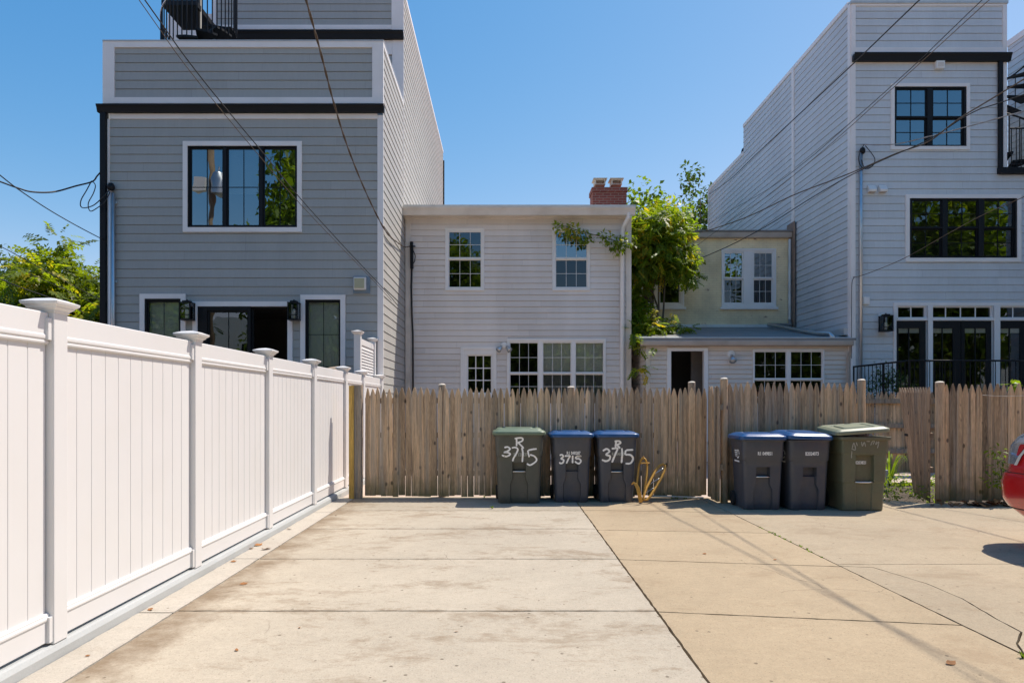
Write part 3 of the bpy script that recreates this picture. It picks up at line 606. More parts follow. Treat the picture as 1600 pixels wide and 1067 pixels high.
b = MB(); b.box(PX(162,YA),XA1+.026,YA-.05,YA+.16,ZP+.001,ZP+.03); b.box(XA1-.16,XA1+.026,YA+.161,YS-.002,ZP+.001,ZP+.03); b.build('parapet_cap', M['silver_roof'], A.root)
b = MB(); b.box(XA1-.005,XA1+.022,YA+.03,YS,ZP-.085,ZP); b.box(XA1-.005,XA1+.022,YS+.0,YE,ZT-.05,ZT+.06); b.build('side_trim', tr, A.root)
# upper setback block
xu = PX(338,YS)
b = MB(); b.siding((xu,YS,0),(1,0,0),(0,-1,0),PX(612,YS)-xu,PZ(41,YS),ZT,.1935); b.siding((PX(262,YS),YS,0),(1,0,0),(0,-1,0),PX(616,YS)-PX(262,YS),7.0,PZ(86,YS),.1935); b.build('setback_wall', M['dark_siding'], A.root)
for q in ((PX(612,YS),XA1+.02,YS-.03,YS+.005,PZ(51.5,YS),ZT),(PX(613,YS),XA1+.02,YS-.03,YS+.005,ZP-2.5,PZ(64,YS)),(xu-.1,xu,YS-.03,YS+.1,PZ(40,YS),ZT)):
    b = MB(); b.box(*q); b.build('corner_board', tr, A.root)
bar(A, YS, (338,40,611.8,47.2), .03, 0, tr, 'frieze_board'); bar(A, YS, (258,64.2,612.8,86), .028, 0, tr, 'frieze_board')
bar(A, YS, (338,47.3,611.8,52), .0, .02, M['dark_siding'], 'soffit')
for px in (394,538): bar(A, YS, (px-5,48.4,px+5,51.5), .02, .0, M['lamp_white'], 'soffit_vent')
gutter(A, PX(338,YS), PX(630,YS)+.02, YS-.02, PZ(52,YS), .2, .14, M['black_metal'])
b = MB(); b.box(PX(262,YS+.6),xu,YS+.6,YS+.7,7,PZ(22,YS+.6)); b.build('roof_hatch_wall', tr, A.root)
# hidden shell: left side, rear, roofs
b = MB(); b.face([(XA0+.03,YA+.02,0),(XA0+.03,YE,0),(XA0+.03,YE,ZP-.1),(XA0+.03,YA+.02,ZP-.1)]); b.face([(XA0+.03,YE,0),(XA1,YE,0),(XA1,YE,ZT),(XA0+.03,YE,ZT)])
b.face([(xu-.1,YS,7.5),(xu-.1,YE,7.5),(xu-.1,YE,ZT),(xu-.1,YS,ZT)]); b.build('rear_wall', M['dark_siding'], A.root)
b = MB(); b.face([(XA0+.03,YA+.06,7.75),(XA1-.01,YA+.06,7.75),(XA1-.01,YE,7.75),(XA0+.03,YE,7.75)]); b.face([(xu-.1,YS,ZT-.02),(XA1-.01,YS,ZT-.02),(XA1-.01,YE,ZT-.02),(xu-.1,YE,ZT-.02)]); b.build('flat_roof', M['roof'], A.root)
b = MB(); b.box(XA1-.06,XA1+.06,YE+.01,YE+.09,0,ZT-.35); b.build('rear_downspout', M['black_metal'], A.root)
# conduit of the electrical service
b = MB(); b.tube([P(171.5,298,YA-.09), P(171.5,700,YA-.09)], .028, 10); b.build('conduit', M['trim'], A.root, smooth=True)
b = MB(); b.tube([P(176.8,302,YA-.085), P(176.8,700,YA-.085)], .036, 12); cd = b.build('conduit', M['galv'], A.root, smooth=True)
b = MB(); b.lathe(P(173.5,294,YA-.09), [(.0,.12),(.05,.1),(.075,.04),(.075,-.02),(.05,-.05),(0,-.06)], 12); b.build('service_head', M['black_metal'], A.root, smooth=True)
for y in (317,440): b = MB(); b.box(PX(178,YA),PX(185,YA),YA-.05,YA-.0,PZ(y+2,YA),PZ(y-1.5,YA)); b.build('conduit_strap', M['galv'], A.root)

# spiral staircase
SY = 16.5; scx = PX(312,SY); sz0 = 7.75
ss = thing('spiral_staircase', 'black metal spiral staircase rising from the roof deck of the dark gray house', 'staircase', (scx,SY,sz0))
b = MB(); b.tube([(scx,SY,sz0),(scx,SY,11.6)], .06, 12); b.build('centre_pole', M['black_metal'], ss, smooth=True)
step = R(30); hr = []; rad = .84; rise = .1833
for i in range(19):
    a = R(-72) + i*step; z = sz0 + rise*(i+1)
    if z > 10.85: break
    t = MB(); q = []
    for aa in (a, a+step*.5, a+step*1.1): q.append((scx+math.cos(aa)*rad, SY+math.sin(aa)*rad, z))
    i0 = (scx+math.cos(a-.4)*.06, SY+math.sin(a-.4)*.06, z); i1 = (scx+math.cos(a+step+.4)*.06, SY+math.sin(a+step+.4)*.06, z)
    t.prism([i0]+q+[i1], (0,0,-.05)); t.build('tread', M['black_metal'], ss)
    for k in range(4):
        aa = a + step*(k+.3)/4; zz = z + rise*(k+.3)/4
        bb = MB(); bb.tube([(scx+math.cos(aa)*rad, SY+math.sin(aa)*rad, z-.05),(scx+math.cos(aa)*rad, SY+math.sin(aa)*rad, zz+1.0)], .014, 6); bb.build('baluster', M['black_metal'], ss)
        hr.append((scx+math.cos(aa)*rad, SY+math.sin(aa)*rad, zz+1.0))
b = MB(); b.tube(hr, .024, 8); b.build('handrail', M['galv'], ss, smooth=True)
lx = PX(252,16.2); b = MB(); b.box(lx, scx+.05, 16.2, 17.3, 10.94, 11.06); b.build('landing', M['black_metal'], ss)
# ---------------------------------------------------------------- wall lanterns, floodlights, boxes
def lantern(px0, py0, px1, py1, Y, label):
    q = prect((px0,py0,px1,py1), Y-.12); x0, x1, z0, z1 = q; cx = (x0+x1)/2; hw = (x1-x0)/2; y0 = Y-.06-2*hw; y1 = Y-.06
    t = thing('wall_lantern', label, 'wall lamp', (cx,Y-.05,z0), 'black wall lanterns')
    b = MB(); b.box(cx-hw*.45,cx+hw*.45,Y-.055,Y-.02,z1-.2,z1-.03); b.box(cx-.02,cx+.02,Y-.08,Y-.05,z1-.13,z1-.1); b.build('back_plate', M['black_metal'], t, bevel=.003)
    b = MB(); e = .011
    for x in (x0, x1-2*e):
        for y in (y0, y1-2*e): b.box(x,x+2*e,y,y+2*e,z0+.03,z1-.07)
    b.box(x0-.004,x1+.004,y0-.004,y1+.004,z1-.07,z1-.045); b.box(cx-hw*.6,cx+hw*.6,y0+hw*.4,y1-hw*.4,z1-.045,z1-.01); b.box(cx-.012,cx+.012,(y0+y1)/2-.012,(y0+y1)/2+.012,z1-.01,z1+.02)
    b.box(x0-.002,x1+.002,y0-.002,y1+.002,z0,z0+.03); b.box(x0,x1,y0+.002,y0+2*e-.002,z0+.1,z0+.115); b.build('cage', M['black_metal'], t)
    b = MB(); b.plate((x0+2*e,x1-2*e,z0+.03,z1-.07), [], y0+e, y0+e+.003); b.box(x0+e,x0+e+.003,y0+2*e,y1-2*e,z0+.03,z1-.07); b.box(x1-e-.003,x1-e,y0+2*e,y1-2*e,z0+.03,z1-.07); b.build('glass_panes', M['lamp_glass'], t)
    b = MB(); b.lathe((cx,(y0+y1)/2,z0+.03), [(.02,0),(.02,.1),(.03,.13),(.035,.17),(.02,.21),(0,.22)], 12); b.build('bulb', M['lamp_white'], t, smooth=True)
lantern(285.5,470,303,501, YA, 'black wall lantern between the narrow left window and the sliding door')
lantern(452.5,470,468.5,501, YA, 'black wall lantern between the sliding door and the narrow right window')
def floodlight(px, py, Y, s, label, heads=2):
    c = P(px, py, Y-.03); t = thing('floodlight', label, 'floodlight', c)
    b = MB(); b.lathe(c+Vector((0,.028,.03)), [(.065*s,0),(.065*s,-.03),(.03*s,-.05)], 16, 'y'); b.build('base', M['lamp_white'], t, smooth='auto')
    for sx in ((-1,1) if heads == 2 else (0,)):
        b = MB(); d = Vector((sx*.55,-.45,-.7)).normalized(); o = c + Vector((sx*.05*s,-.04,.0)); pr = [(.02,0),(.03,.02),(.045,.06),(.062,.13),(.06,.135),(.045,.11)]
        rs = []; u = d.orthogonal().normalized(); v = d.cross(u)
        for r, hh in pr: rs.append([o + d*hh*s + (u*math.cos(k*math.pi/7)+v*math.sin(k*math.pi/7))*r*s for k in range(14)])
        b.rings(rs); hd = b.build('lamp_head', M['galv'], t, smooth=True)
        g = MB(); rs = [[o + d*.112*s + (u*math.cos(k*math.pi/7)+v*math.sin(k*math.pi/7))*.044*s for k in range(14)], [o + d*.128*s + (u*math.cos(k*math.pi/7)+v*math.sin(k*math.pi/7))*.012*s for k in range(14)]]
        g.rings(rs); g.build('bulb', M['lamp_white'], hd, smooth=True)
eb = thing('alarm_box', 'small yellowed box on a weathered blue board near the top right of the sliding door', 'utility box', P(564,446,YA))
bar(A, YA, (552.5,432.2,578.5,459), .045, 0, M['blue_box'], 'backboard', eb); bar(A, YA, (554.2,434.5,573,453.5), .12, -.046, M['lamp_white'], 'box_body', eb); bar(A, YA, (555.5,436.5,571,451.8), .135, -.121, M['meter'], 'cover', eb)

# ================================================================ pale gray house (centre)
YB = 18.26; XB0, XB1 = XA1+.03, PX(985,YB)
B = House(thing('pale_gray_house', 'two storey pale gray sided house with a brick chimney between its neighbours', 'house', ((XB0+XB1)/2,YB,0)))
wfm = M['white_frame']
def dh(x0, y0, x1, ym, y1, cols, r1, r2): return [((x0,y0,x1,ym-2),cols,r1,.004),((x0,ym+2.5,x1,y1),cols,r2,.03)]
window(B, YB, (697.5,358.5,755,452.5), dh(702,363,751,404,448,3,2,2), wfm, 1.6, wfm, sash_w=1.4, label='upper left window reflecting trees', sill=False)
window(B, YB, (864.5,358.5,920,452.5), dh(869,363,916.5,404,448,3,2,2), wfm, 1.6, wfm, sash_w=1.4, gm='glass_blue', label='upper right window half covered by the vine')
window(B, YB, (795,532,943.5,628), sum([dh(x0,536,x1,583,622,3,2,2) for x0, x1 in ((797.5,840),(849,891.5),(900,942))], []), wfm, 2.6, wfm, sash_w=1.4, blind=[(846,534,942,628)], label='triple window right of the door')
window(B, YB, (724,546,771.5,690), [((731.5,556,767,613),3,3,.03)], wfm, 4.2, wfm, name='door', sash_w=2.0, muntin=1.5, label='white back door with a nine pane window')
wall_front(B, YB, XB0, XB1, 0, PZ(341,YB), .157, M['pale_siding'], d=.02, tone=.03)
b = MB(); b.box(XB0-.0,XB0+.13,YB-.035,YB-.0,0,PZ(341,YB)); b.build('corner_board', M['trim_d'], B.root, bevel=.004)
b = MB(); b.box(XB1-.12,XB1+.02,YB-.035,YB+.0,0,PZ(341,YB)); b.build('corner_board', M['trim_d'], B.root, bevel=.004)
bar(B, YB, (632,338,985,342.5), .07, 0, M['trim_d'], 'frieze_board'); bar(B, YB, (630,332.5,986,337.8), .26, 0, M['trim_d'], 'soffit')
gutter(B, PX(629,YB-.3), PX(992,YB-.3), YB-.262, PZ(324.5,YB-.3), .21, .15, M['trim_d'])
b = MB(); b.box(XB0-.02,XB1+.1,YB-.28,YB+6,PZ(323,YB-.3)+.0,PZ(321.5,YB-.3)+.03)
b.build('roof', M['silver_roof'], B.root)
b = MB(); x = PX(972.5,YB-.12)
b.tube([(x+.13,YB-.33,PZ(338,YB)),(x+.12,YB-.33,PZ(345,YB)),(x+.02,YB-.14,PZ(357,YB)),(x,YB-.08,PZ(365,YB)),(x,YB-.08,0)], .055, 8); b.build('downspout', M['trim'], B.root, smooth='auto')
b = MB(); b.siding((XB1,YB+.01,0),(0,1,0),(1,0,0),9,0,PZ(330,YB),.157,d=.02); b.face([(XB1,YB+9,0),(XB0,YB+9,0),(XB0,YB+9,6.3),(XB1,YB+9,6.3)]); b.build('side_wall', M['pale_siding'], B.root)
# chimney
cy = 19.7
b = MB(); b.box(PX(926,cy),PX(979,cy),cy,cy+.6,6.0,PZ(300,cy)); b.box(PX(924.5,cy),PX(980.5,cy),cy-.03,cy+.63,PZ(300,cy)+.001,PZ(293,cy)); ch = b.build('chimney', M['chimney_brick'], B.root)
for x0, x1 in ((930.5,946.5),(956.5,972.5)):
    b = MB(); b.box(PX(x0+1,cy),PX(x1-1,cy),cy+.12,cy+.42,PZ(293,cy)+.001,PZ(284,cy)); b.build('flue_pot', M['terracotta'], ch, bevel=.01)
    b = MB(); b.plate((PX(x0-.2,cy),PX(x1+.2,cy),PZ(287,cy),PZ(278.5,cy)), [(PX(x0+1.5,cy),PX(x1-1.5,cy),PZ(286,cy),PZ(280,cy))], cy+.08, cy+.46); cpx = cx_ = (PX(x0,cy)+PX(x1,cy))/2
    hw = (PX(x1,cy)-PX(x0,cy))/2+.05
    b.rings([[(cpx-hw,cy+.04,PZ(278.4,cy)),(cpx+hw,cy+.04,PZ(278.4,cy)),(cpx+hw,cy+.5,PZ(278.4,cy)),(cpx-hw,cy+.5,PZ(278.4,cy))],[(cpx-hw,cy+.04,PZ(277.2,cy)),(cpx+hw,cy+.04,PZ(277.2,cy)),(cpx+hw,cy+.5,PZ(277.2,cy)),(cpx-hw,cy+.5,PZ(277.2,cy))],[(cpx-.1,cy+.2,PZ(274.8,cy)),(cpx+.1,cy+.2,PZ(274.8,cy)),(cpx+.1,cy+.34,PZ(274.8,cy)),(cpx-.1,cy+.34,PZ(274.8,cy))]])
    b.build('chimney_cap', M['cap_tan'], ch)
# service mast and cable down the wall
b = MB(); b.tube([P(643,378,YB-.07),P(643.5,420,YB-.07)], .045, 8); b.tube([P(640,385,YB-.1),P(649,385,YB-.1)], .02, 6); b.tube([P(645,390,YB-.08),P(649,400,YB-.1),P(648,408,YB-.1),P(645,413,YB-.08)], .012, 6); b.build('service_mast', M['black_metal'], B.root)
b = MB(); b.tube([P(643.5,418,YB-.05),P(642.8,450,YB-.05),P(643.5,490,YB-.05),P(645,520,YB-.05),P(645.3,560,YB-.05),P(645.3,700,YB-.05)], .024, 8); b.build('service_cable', M['wire'], B.root, smooth=True)
floodlight(787.5,541,YB,1.25,'twin head metal floodlight above the door of the pale gray house')

# ================================================================ yellow brick house with a sided lean-to
YC, YX = 20.98, 17.6; XC_0, XC_1 = XB1+.06, 8.80
Cc = House(thing('yellow_brick_house', 'cream painted brick house with a sided lean-to and open doorway below', 'house', (6,YC,0)))
td = M['trim']
window(Cc, YC, (1129.5,391.5,1209.5,477.5), dh(1132.5,396,1159.5,435,472.5,3,2,2)+dh(1178.5,396,1206,435,472.5,3,2,2), td, 2.5, td, sash_w=1.8, muntin=.7, gm='glass_blue', curtain=[(1130,393,1137,477),(1195,393,1209,477),(1150,393,1161,477)], sill=True, label='paired sash windows clear of the vine')
window(Cc, YC, (980,391.5,1066,477.5), dh(1005,396,1022,435,472.5,1,1,1)+dh(1032,396,1061.5,435,472.5,1,1,1), td, 2.5, td, sash_w=1.8, sill=True, label='sash windows hidden in the vine')
b = MB(); b.plate((XC_0,PX(1232,YC),2.9,PZ(372,YC)), Cc.holes[YC], YC, YC+.2); b.build('brick_wall', M['yellow_brick'], Cc.root)
b = MB(); b.box(XC_0,XC_1+.0,YC-.14,YC-.002,PZ(373,YC),PZ(363.5,YC)); b.build('gutter', M['brown_gutter'], Cc.root, bevel=.03)
b = MB(); b.box(XC_0,XC_1,YC-.16,YC+8,PZ(363.3,YC),PZ(362,YC)+.01); b.build('roof', M['roof'], Cc.root)
b = MB(); b.box(PX(1237.5,YC-.1),8.84,YC-.25,YC+.3,2.8,PZ(348.5,YC)); b.build('party_wall_pier', M['old_mortar'], Cc.root, bevel=.02)
b = MB(); b.tube([P(1233.8,374,YC-.07),P(1233.8,500,YC-.07)], .05, 8); b.build('downspout', M['flash'], Cc.root, smooth='auto')
b = MB(); b.box(XC_0,PX(1233,YC),YC-.03,YC-.001,PZ(513.5,YC),PZ(507,YC)); b.build('flashing', M['flash'], Cc.root)
# lean-to
xl, xr = PX(1010,YX), PX(1331,YX)
zr0, zr1 = PZ(530,YX-.1), PZ(512,YC)
window(Cc, YX, (1178,547.5,1285,626), dh(1179.5,550,1228,592.5,620,3,2,1)+dh(1236,550,1284,592.5,620,3,2,1), wfm, 2.0, wfm, sash_w=1.4, label='paired lean-to windows')
# open doorway
dr = prect((1048,548.5,1099.5,690), YX); do = prect((1042,543.5,1105.5,690), YX); Cc.holes[YX].append((do[0],do[1],dr[2],do[3]))
b = MB(); b.plate((do[0],do[1],dr[2],do[3]), [dr], YX-.045, YX+.1); dw = b.build('doorway', wfm, Cc.root)
b = MB(); b.box(PX(1079,YX+.8),PX(1103,YX+.8),YX+.75,YX+.8,dr[2],dr[3]+.05); b.build('inner_door', M['inner_door'], dw)
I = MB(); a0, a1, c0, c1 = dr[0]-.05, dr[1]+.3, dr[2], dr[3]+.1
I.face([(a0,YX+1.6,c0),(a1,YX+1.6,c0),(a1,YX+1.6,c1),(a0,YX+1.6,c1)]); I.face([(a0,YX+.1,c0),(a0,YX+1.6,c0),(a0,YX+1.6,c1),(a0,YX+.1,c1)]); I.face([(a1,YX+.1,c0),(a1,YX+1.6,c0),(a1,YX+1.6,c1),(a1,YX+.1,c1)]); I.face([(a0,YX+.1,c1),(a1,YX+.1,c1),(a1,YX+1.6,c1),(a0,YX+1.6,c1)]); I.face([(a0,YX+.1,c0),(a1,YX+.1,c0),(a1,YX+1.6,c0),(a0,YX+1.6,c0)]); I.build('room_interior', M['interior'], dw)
wall_front(Cc, YX, xl, xr-.06, 0, PZ(540,YX), .119, M['ext_siding'], name='lean_to_wall', d=.022, tone=.03)
b = MB(); b.siding((xl,YX+.002,0),(0,1,0),(-1,0,0),YC-YX-.01,0,PZ(533,YX),.119); b.build('lean_to_side_wall', M['ext_siding'], Cc.root)
for q in (xl-.02, xr-.14):
    b = MB(); b.box(q,q+.105,YX-.03,YX-.0,0,PZ(540,YX)); b.build('corner_board', M['trim_d'], Cc.root)
bar(Cc, YX, (1010,537.5,1330,541.5), .034, 0, M['brown_gutter'], 'frieze_board')
b = MB(); b.box(PX(1002,YX-.2),PX(1335,YX-.2),YX-.2,YX-.036,PZ(540,YX-.2),PZ(531.2,YX-.2)); b.build('lean_to_gutter', M['brown_gutter'], Cc.root, bevel=.03)
b = MB(); x0, x1 = PX(1000,YX-.18), xr+.02; ya, yb = YX-.18, YC-.002
b.prism([(x0,ya,zr0-.03),(x1,ya,zr0-.03),(x1,yb,zr1-.03),(x0,yb,zr1-.03)], (0,0,.05)); b.build('lean_to_roof', M['roof'], Cc.root)
b = MB(); sl = (zr1-zr0)/(yb-ya); b.prism([(x0,ya-.004,zr0+.022),(x1-.1,ya-.004,zr0+.022),(x1-.1,ya+.16,zr0+.022+.164*sl),(x0,ya+.16,zr0+.022+.164*sl)], (0,0,.012)); b.build('roof_edge_flashing', M['flash'], Cc.root)
b = MB(); b.tube([P(1233.8,500,YC-.07),P(1235,508,YC-.2),(7.9,YC-.6,zr1+.02),(8.3,YX+.6,zr0+.22),(8.42,YX+.05,zr0+.15),(8.43,YX-.1,zr0+.03)], .055, 10); b.build('roof_drain_pipe', M['galv'], Cc.root, smooth=True)
b = MB(); b.box(xr-.2,xr+.02,YX+.0,YC-.3,zr0+.12,zr0+.3); b.build('roof_kerb', M['flash'], Cc.root)
b = MB(); b.tube([P(1329,541,YX-.1),P(1329,548,YX-.1),P(1326,560,YX-.08),P(1326,690,YX-.08)], .04, 8); b.build('lean_to_downspout', M['brown_gutter'], Cc.root, smooth='auto')
floodlight(1142.5,555,YX,1.5,'single head metal floodlight beside the open doorway',1)

# ================================================================ blue gray house (right)
YD = 17.5; XD0 = PX(1330,YD); XDm = PX(1572,YD); XD1 = 15.1
D = House(thing('blue_gray_house', 'tall blue gray sided house with black windows and french doors at the right', 'house', (12,YD,0)))
window(D, YD, (1396.5,136.5,1509,229.5), [(q,2,2,r) for q, r in (((1401.5,140.5,1446.5,181.5),.004),((1401.5,186.5,1446.5,226),.03),((1458.5,140.5,1504,181.5),.004),((1458.5,186.5,1504,226),.03))], bf_, 5.2, tr, gm='glass_blue', sash_w=1.8, label='two part black window on the top floor')
window(D, YD, (1420,310.5,1588,403.5), sum([[((x0,314,x1,354),2,2,.004),((x0,359,x1,399.5),2,2,.03)] for x0, x1 in ((1425.5,1470),(1481.5,1526.5),(1538.5,1583))], []), bf_, 6, tr, sash_w=1.8, label='three part black window on the middle floor')
fd = [((1403.5,480.5,1444.5,495.5),2,1,.01),((1455,480.5,1548,495.5),4,1,.01),((1559.5,480.5,1655,495.5),4,1,.01)]
o = window(D, YD, (1400,478,1660,640), fd, wfm, 5, tr, name='door_surround', sash_w=1.2, muntin=1.6, casing_rect=(1395.5,473,1666,640), extra=((1403,503,1445,639),(1456,503,1548,639),(1561,503,1654,639)), room=3.0)
# doors sit inside the surround: black leaves with glass
for (x0, x1, g0, g1) in ((1401.5,1446.5,1404,1437),(1455,1501,1456.5,1489),(1502,1549,1507.5,1541),(1560,1606,1561.5,1594),(1607,1655,1612,1646)):
    q = prect((x0,501.5,x1,640), YD-.06); g = prect((g0,513,g1,634), YD-.06); lf = MB(); lf.plate(q, [g], YD-.06, YD-.023); xm = (g[0]+g[1])/2; lf.box(xm-.012,xm+.012,YD-.055,YD-.03,g[2]+.0005,g[3]-.0005)
    dd = lf.build('door', M['black_frame'], D.root)
    gp = MB(); gp.face([(g[0],YD-.04,g[2]),(g[1],YD-.04,g[2]),(g[1],YD-.04,g[3]),(g[0],YD-.04,g[3])]); gp.build('pane', M['glass'], dd)
    gp = MB(); gp.box(g[0]-.02,g[1]+.02,YD-.0225-.004,YD-.0226,PZ(520.5,YD),PZ(512,YD)); gp.build('door_blind', M['blind'], dd)
bar(D, YD, (1400,497,1660,501.2), .075, -.023, wfm, 'door_lintel'); 
for x0, x1 in ((1447,1454.6),(1550,1559.4)): bar(D, YD, (x0,478,x1,640), .085, -.0755, wfm, 'door_mullion')
ZD = PZ(3,YD)
wall_front(D, YD, PX(1336,YD), PX(1560,YD), 0, PZ(98,YD), .189, M['blue_siding'])
b = MB(); x0 = PX(1560,YD); b.siding((x0,YD,0),(1,0,0),(0,-1,0),XD1-x0,0,PZ(273.5,YD),.189,[(q[0]-x0,q[1]-x0,q[2],q[3]) for q in D.holes[YD]]); b.build('front_wall', M['blue_siding'], D.root)
b = MB(); b.siding((PX(1336,YD),YD,0),(1,0,0),(0,-1,0),PX(1566,YD)-PX(1336,YD),PZ(75.5,YD),PZ(10,YD),.189); b.build('parapet_wall', M['blue_siding'], D.root)
b = MB(); b.plate((XD0-.005,XDm,PZ(86,YD),PZ(7.5,YD)), [(PX(1336,YD),PX(1566,YD),PZ(75.5,YD),PZ(10.5,YD))], YD-.035, YD+.0); b.build('parapet_trim', tr, D.root)
b = MB(); b.box(XD0-.03,XDm+.02,YD-.06,YD+.12,PZ(7.4,YD),PZ(2.5,YD)); b.build('parapet_cap', M['silver_roof'], D.root, bevel=.004)
b = MB(); b.box(XD0-.02,PX(1336,YD),YD-.032,YD-.0,0,PZ(86.5,YD)); b.build('corner_board', tr, D.root)
b = MB(); b.box(PX(1566.5,YD),XDm,YD-.032,YD-.0,PZ(264,YD),PZ(98,YD)); b.build('corner_board', tr, D.root)
bar(D, YD, (1336,98,1560,99.8), .03, 0, M['trim_d'], 'frieze_board')
gutter(D, PX(1332,YD-.05), PX(1577,YD-.05), YD-.02, PZ(87,YD), .19, .15, M['black_metal'])
b = MB(); b.box(PX(1560.5,YD-.08),PX(1566.8,YD-.08),YD-.1,YD-.034,PZ(268,YD),PZ(96,YD)); b.build('downspout', M['black_metal'], D.root, bevel=.012)
b = MB(); b.box(PX(1557,YD),XD1,YD-.12,YD-.0165,PZ(273,YD),PZ(264,YD)); b.build('terrace_fascia', M['black_metal'], D.root)
# side wall toward the yellow house and its trims
Y2, Y3 = 8.89*FOC/374, 8.89*FOC/319; Z2 = PZ(195,Y2); Z3 = PZ(240,Y2); Ym = 8.89*FOC/452
b = MB(); b.siding((XD0,YD+.002,0),(0,1,0),(-1,0,0),Y2-YD,0,ZD-.04,.189); b.siding((XD0,Y2,0),(0,1,0),(-1,0,0),Y3-Y2,0,Z3-.02,.189); b.build('side_wall', M['blue_siding'], D.root)
b = MB(); b.box(XD0-.035,XD0,YD+.0,YD+.12,0,ZD-.05); b.box(XD0-.035,XD0,Ym-.08,Ym+.08,PZ(352,Ym),ZD-.06); b.box(XD0-.03,XD0+.02,YD+.121,Y2,ZD-.055,ZD+.06); b.box(XD0-.03,XD0+.02,Y2+.001,Y3,Z3-.05,Z3+.08); b.box(XD0-.03,XD0,Y3-.08,Y3,0,Z3-.052); b.build('side_trim', tr, D.root)
# recess with terrace, shell, roofs
YR2 = YD+3.0
b = MB(); b.face([(XDm,YD,PZ(268,YD)),(XDm,YR2,PZ(268,YD)),(XDm,YR2,ZD),(XDm,YD,ZD)]); b.build('recess_wall', M['blue_siding'], D.root); b = MB(); b.face([(XDm,YR2,7),(XD1,YR2,7),(XD1,YR2,10.4),(XDm,YR2,10.4)]); b.build('recess_wall', M['blue_siding'], D.root); b = MB(); b.face([(XD0,Y3,0),(XD1,Y3,0),(XD1,Y3,Z3),(XD0,Y3,Z3)]); b.build('recess_wall', M['blue_siding'], D.root); b = MB(); b.face([(XD0+.01,Y2,Z3-.5),(XDm,Y2,Z3-.5),(XDm,Y2,ZD-.06),(XD0+.01,Y2,ZD-.06)]); b.build('recess_wall', M['blue_siding'], D.root)
b = MB(); zf = PZ(264,YD)-.02; b.face([(XDm,YD-.01,zf),(XD1,YD-.01,zf),(XD1,YR2,zf),(XDm,YR2,zf)]); b.face([(XD0,YD+.1,ZD-.1),(XDm,YD+.1,ZD-.1),(XDm,Y2,ZD-.1),(XD0,Y2,ZD-.1)]); b.face([(XD0,Y2,Z3-.1),(XD1,Y2,Z3-.1),(XD1,Y3,Z3-.1),(XD0,Y3,Z3-.1)]); b.build('flat_roof', M['roof'], D.root)
b = MB(); b.lathe((9.35,Y2+.7,Z3-.25), [(.2,-.2),(.2,.3),(.28,.32),(.32,.5),(.28,.68),(.16,.78),(0,.8)], 16); b.build('roof_vent', M['black_metal'], D.root, smooth='auto')
b = MB(); b.tube([P(1345.5,238,YD-.07),P(1345.3,350,YD-.07),P(1345,700,YD-.07)], .042, 12); b.build('conduit', M['galv'], D.root, smooth=True)
b = MB(); b.lathe(P(1347.5,237,YD-.08), [(0,.1),(.05,.09),(.07,.03),(.065,-.03),(.04,-.06),(0,-.07)], 12); b.build('service_head', M['black_metal'], D.root, smooth=True)
lantern(1374.5,491,1389.5,518.5, YD, 'black wall lantern on a white plate left of the french doors')
bar(D, YD, (1372.5,490,1384,504.5), .0185, 0, M['lamp_white'], 'lamp_mount')
for px, lab in ((1360.5,'left white dryer vent hood beside the conduit of the blue gray house'),(1377.5,'right white dryer vent hood beside the conduit of the blue gray house')):
    t = thing('vent_hood', lab, 'vent', P(px,296,YD), 'vent hoods')
    q = prect((px-6,290.5,px+5.5,301.5), YD); b = MB(); b.prism([(q[0],YD-.018,q[2]),(q[0],YD-.018,q[3]),(q[0],YD-.05,q[3]),(q[0],YD-.14,q[2]+.05),(q[0],YD-.13,q[2])], (q[1]-q[0],0,0)); b.build('hood', M['lamp_white'], t, bevel=.004)
    b = MB(); b.plate((q[0]+.02,q[1]-.02,q[2]-.012,q[2]-.001), [], YD-.12, YD-.03); b.build('flap', M['brown_gutter'], t)
t = thing('camera_box', 'white floodlight box under the black gutter of the blue gray house', 'light', P(1465,104,YD)); bar(D, YD, (1459,98.5,1472,110), .12, -.018, M['lamp_white'], 'housing', t); bar(D, YD, (1461,101,1470,108), .126, -.121, M['trim_d'], 'cover', t)
t = thing('doorbell_box', 'small white box on the siding above the black lantern of the blue gray house', 'utility box', P(1351,470,YD)); bar(D, YD, (1346.8,464.3,1357,476), .07, -.018, M['lamp_white'], 'housing', t); bar(D, YD, (1348,466,1355.8,474.5), .075, -.071, M['trim'], 'cover', t)
# neighbour wall further right
n_ = House(thing('gray_house', 'sliver of a further gray sided house at the right edge behind the spiral stair', 'house', (18,20,0)))
XE = XD1+.05; YE0 = XE*FOC/787; ZE = PZ(68,YE0)
b = MB(); b.siding((XE,14.5,0),(0,1,0),(-1,0,0),YE0-14.5,0,ZE-.12,.189); b.face([(XE,YE0,0),(XE+4,YE0,0),(XE+4,YE0,ZE),(XE,YE0,ZE)]); b.face([(XE,14.5,0),(XE+4,14.5,0),(XE+4,14.5,ZE),(XE,14.5,ZE)]); b.build('side_wall', M['blue_siding'], n_.root)
b = MB(); b.box(XE-.035,XE+.1,14.5,YE0,ZE-.12,ZE+.06); b.build('wall_cap', tr, n_.root); b = MB(); b.face([(XE+.1,14.5,ZE-.02),(XE+4,14.5,ZE-.02),(XE+4,YE0,ZE-.02),(XE+.1,YE0,ZE-.02)]); b.build('flat_roof', M['roof'], n_.root)
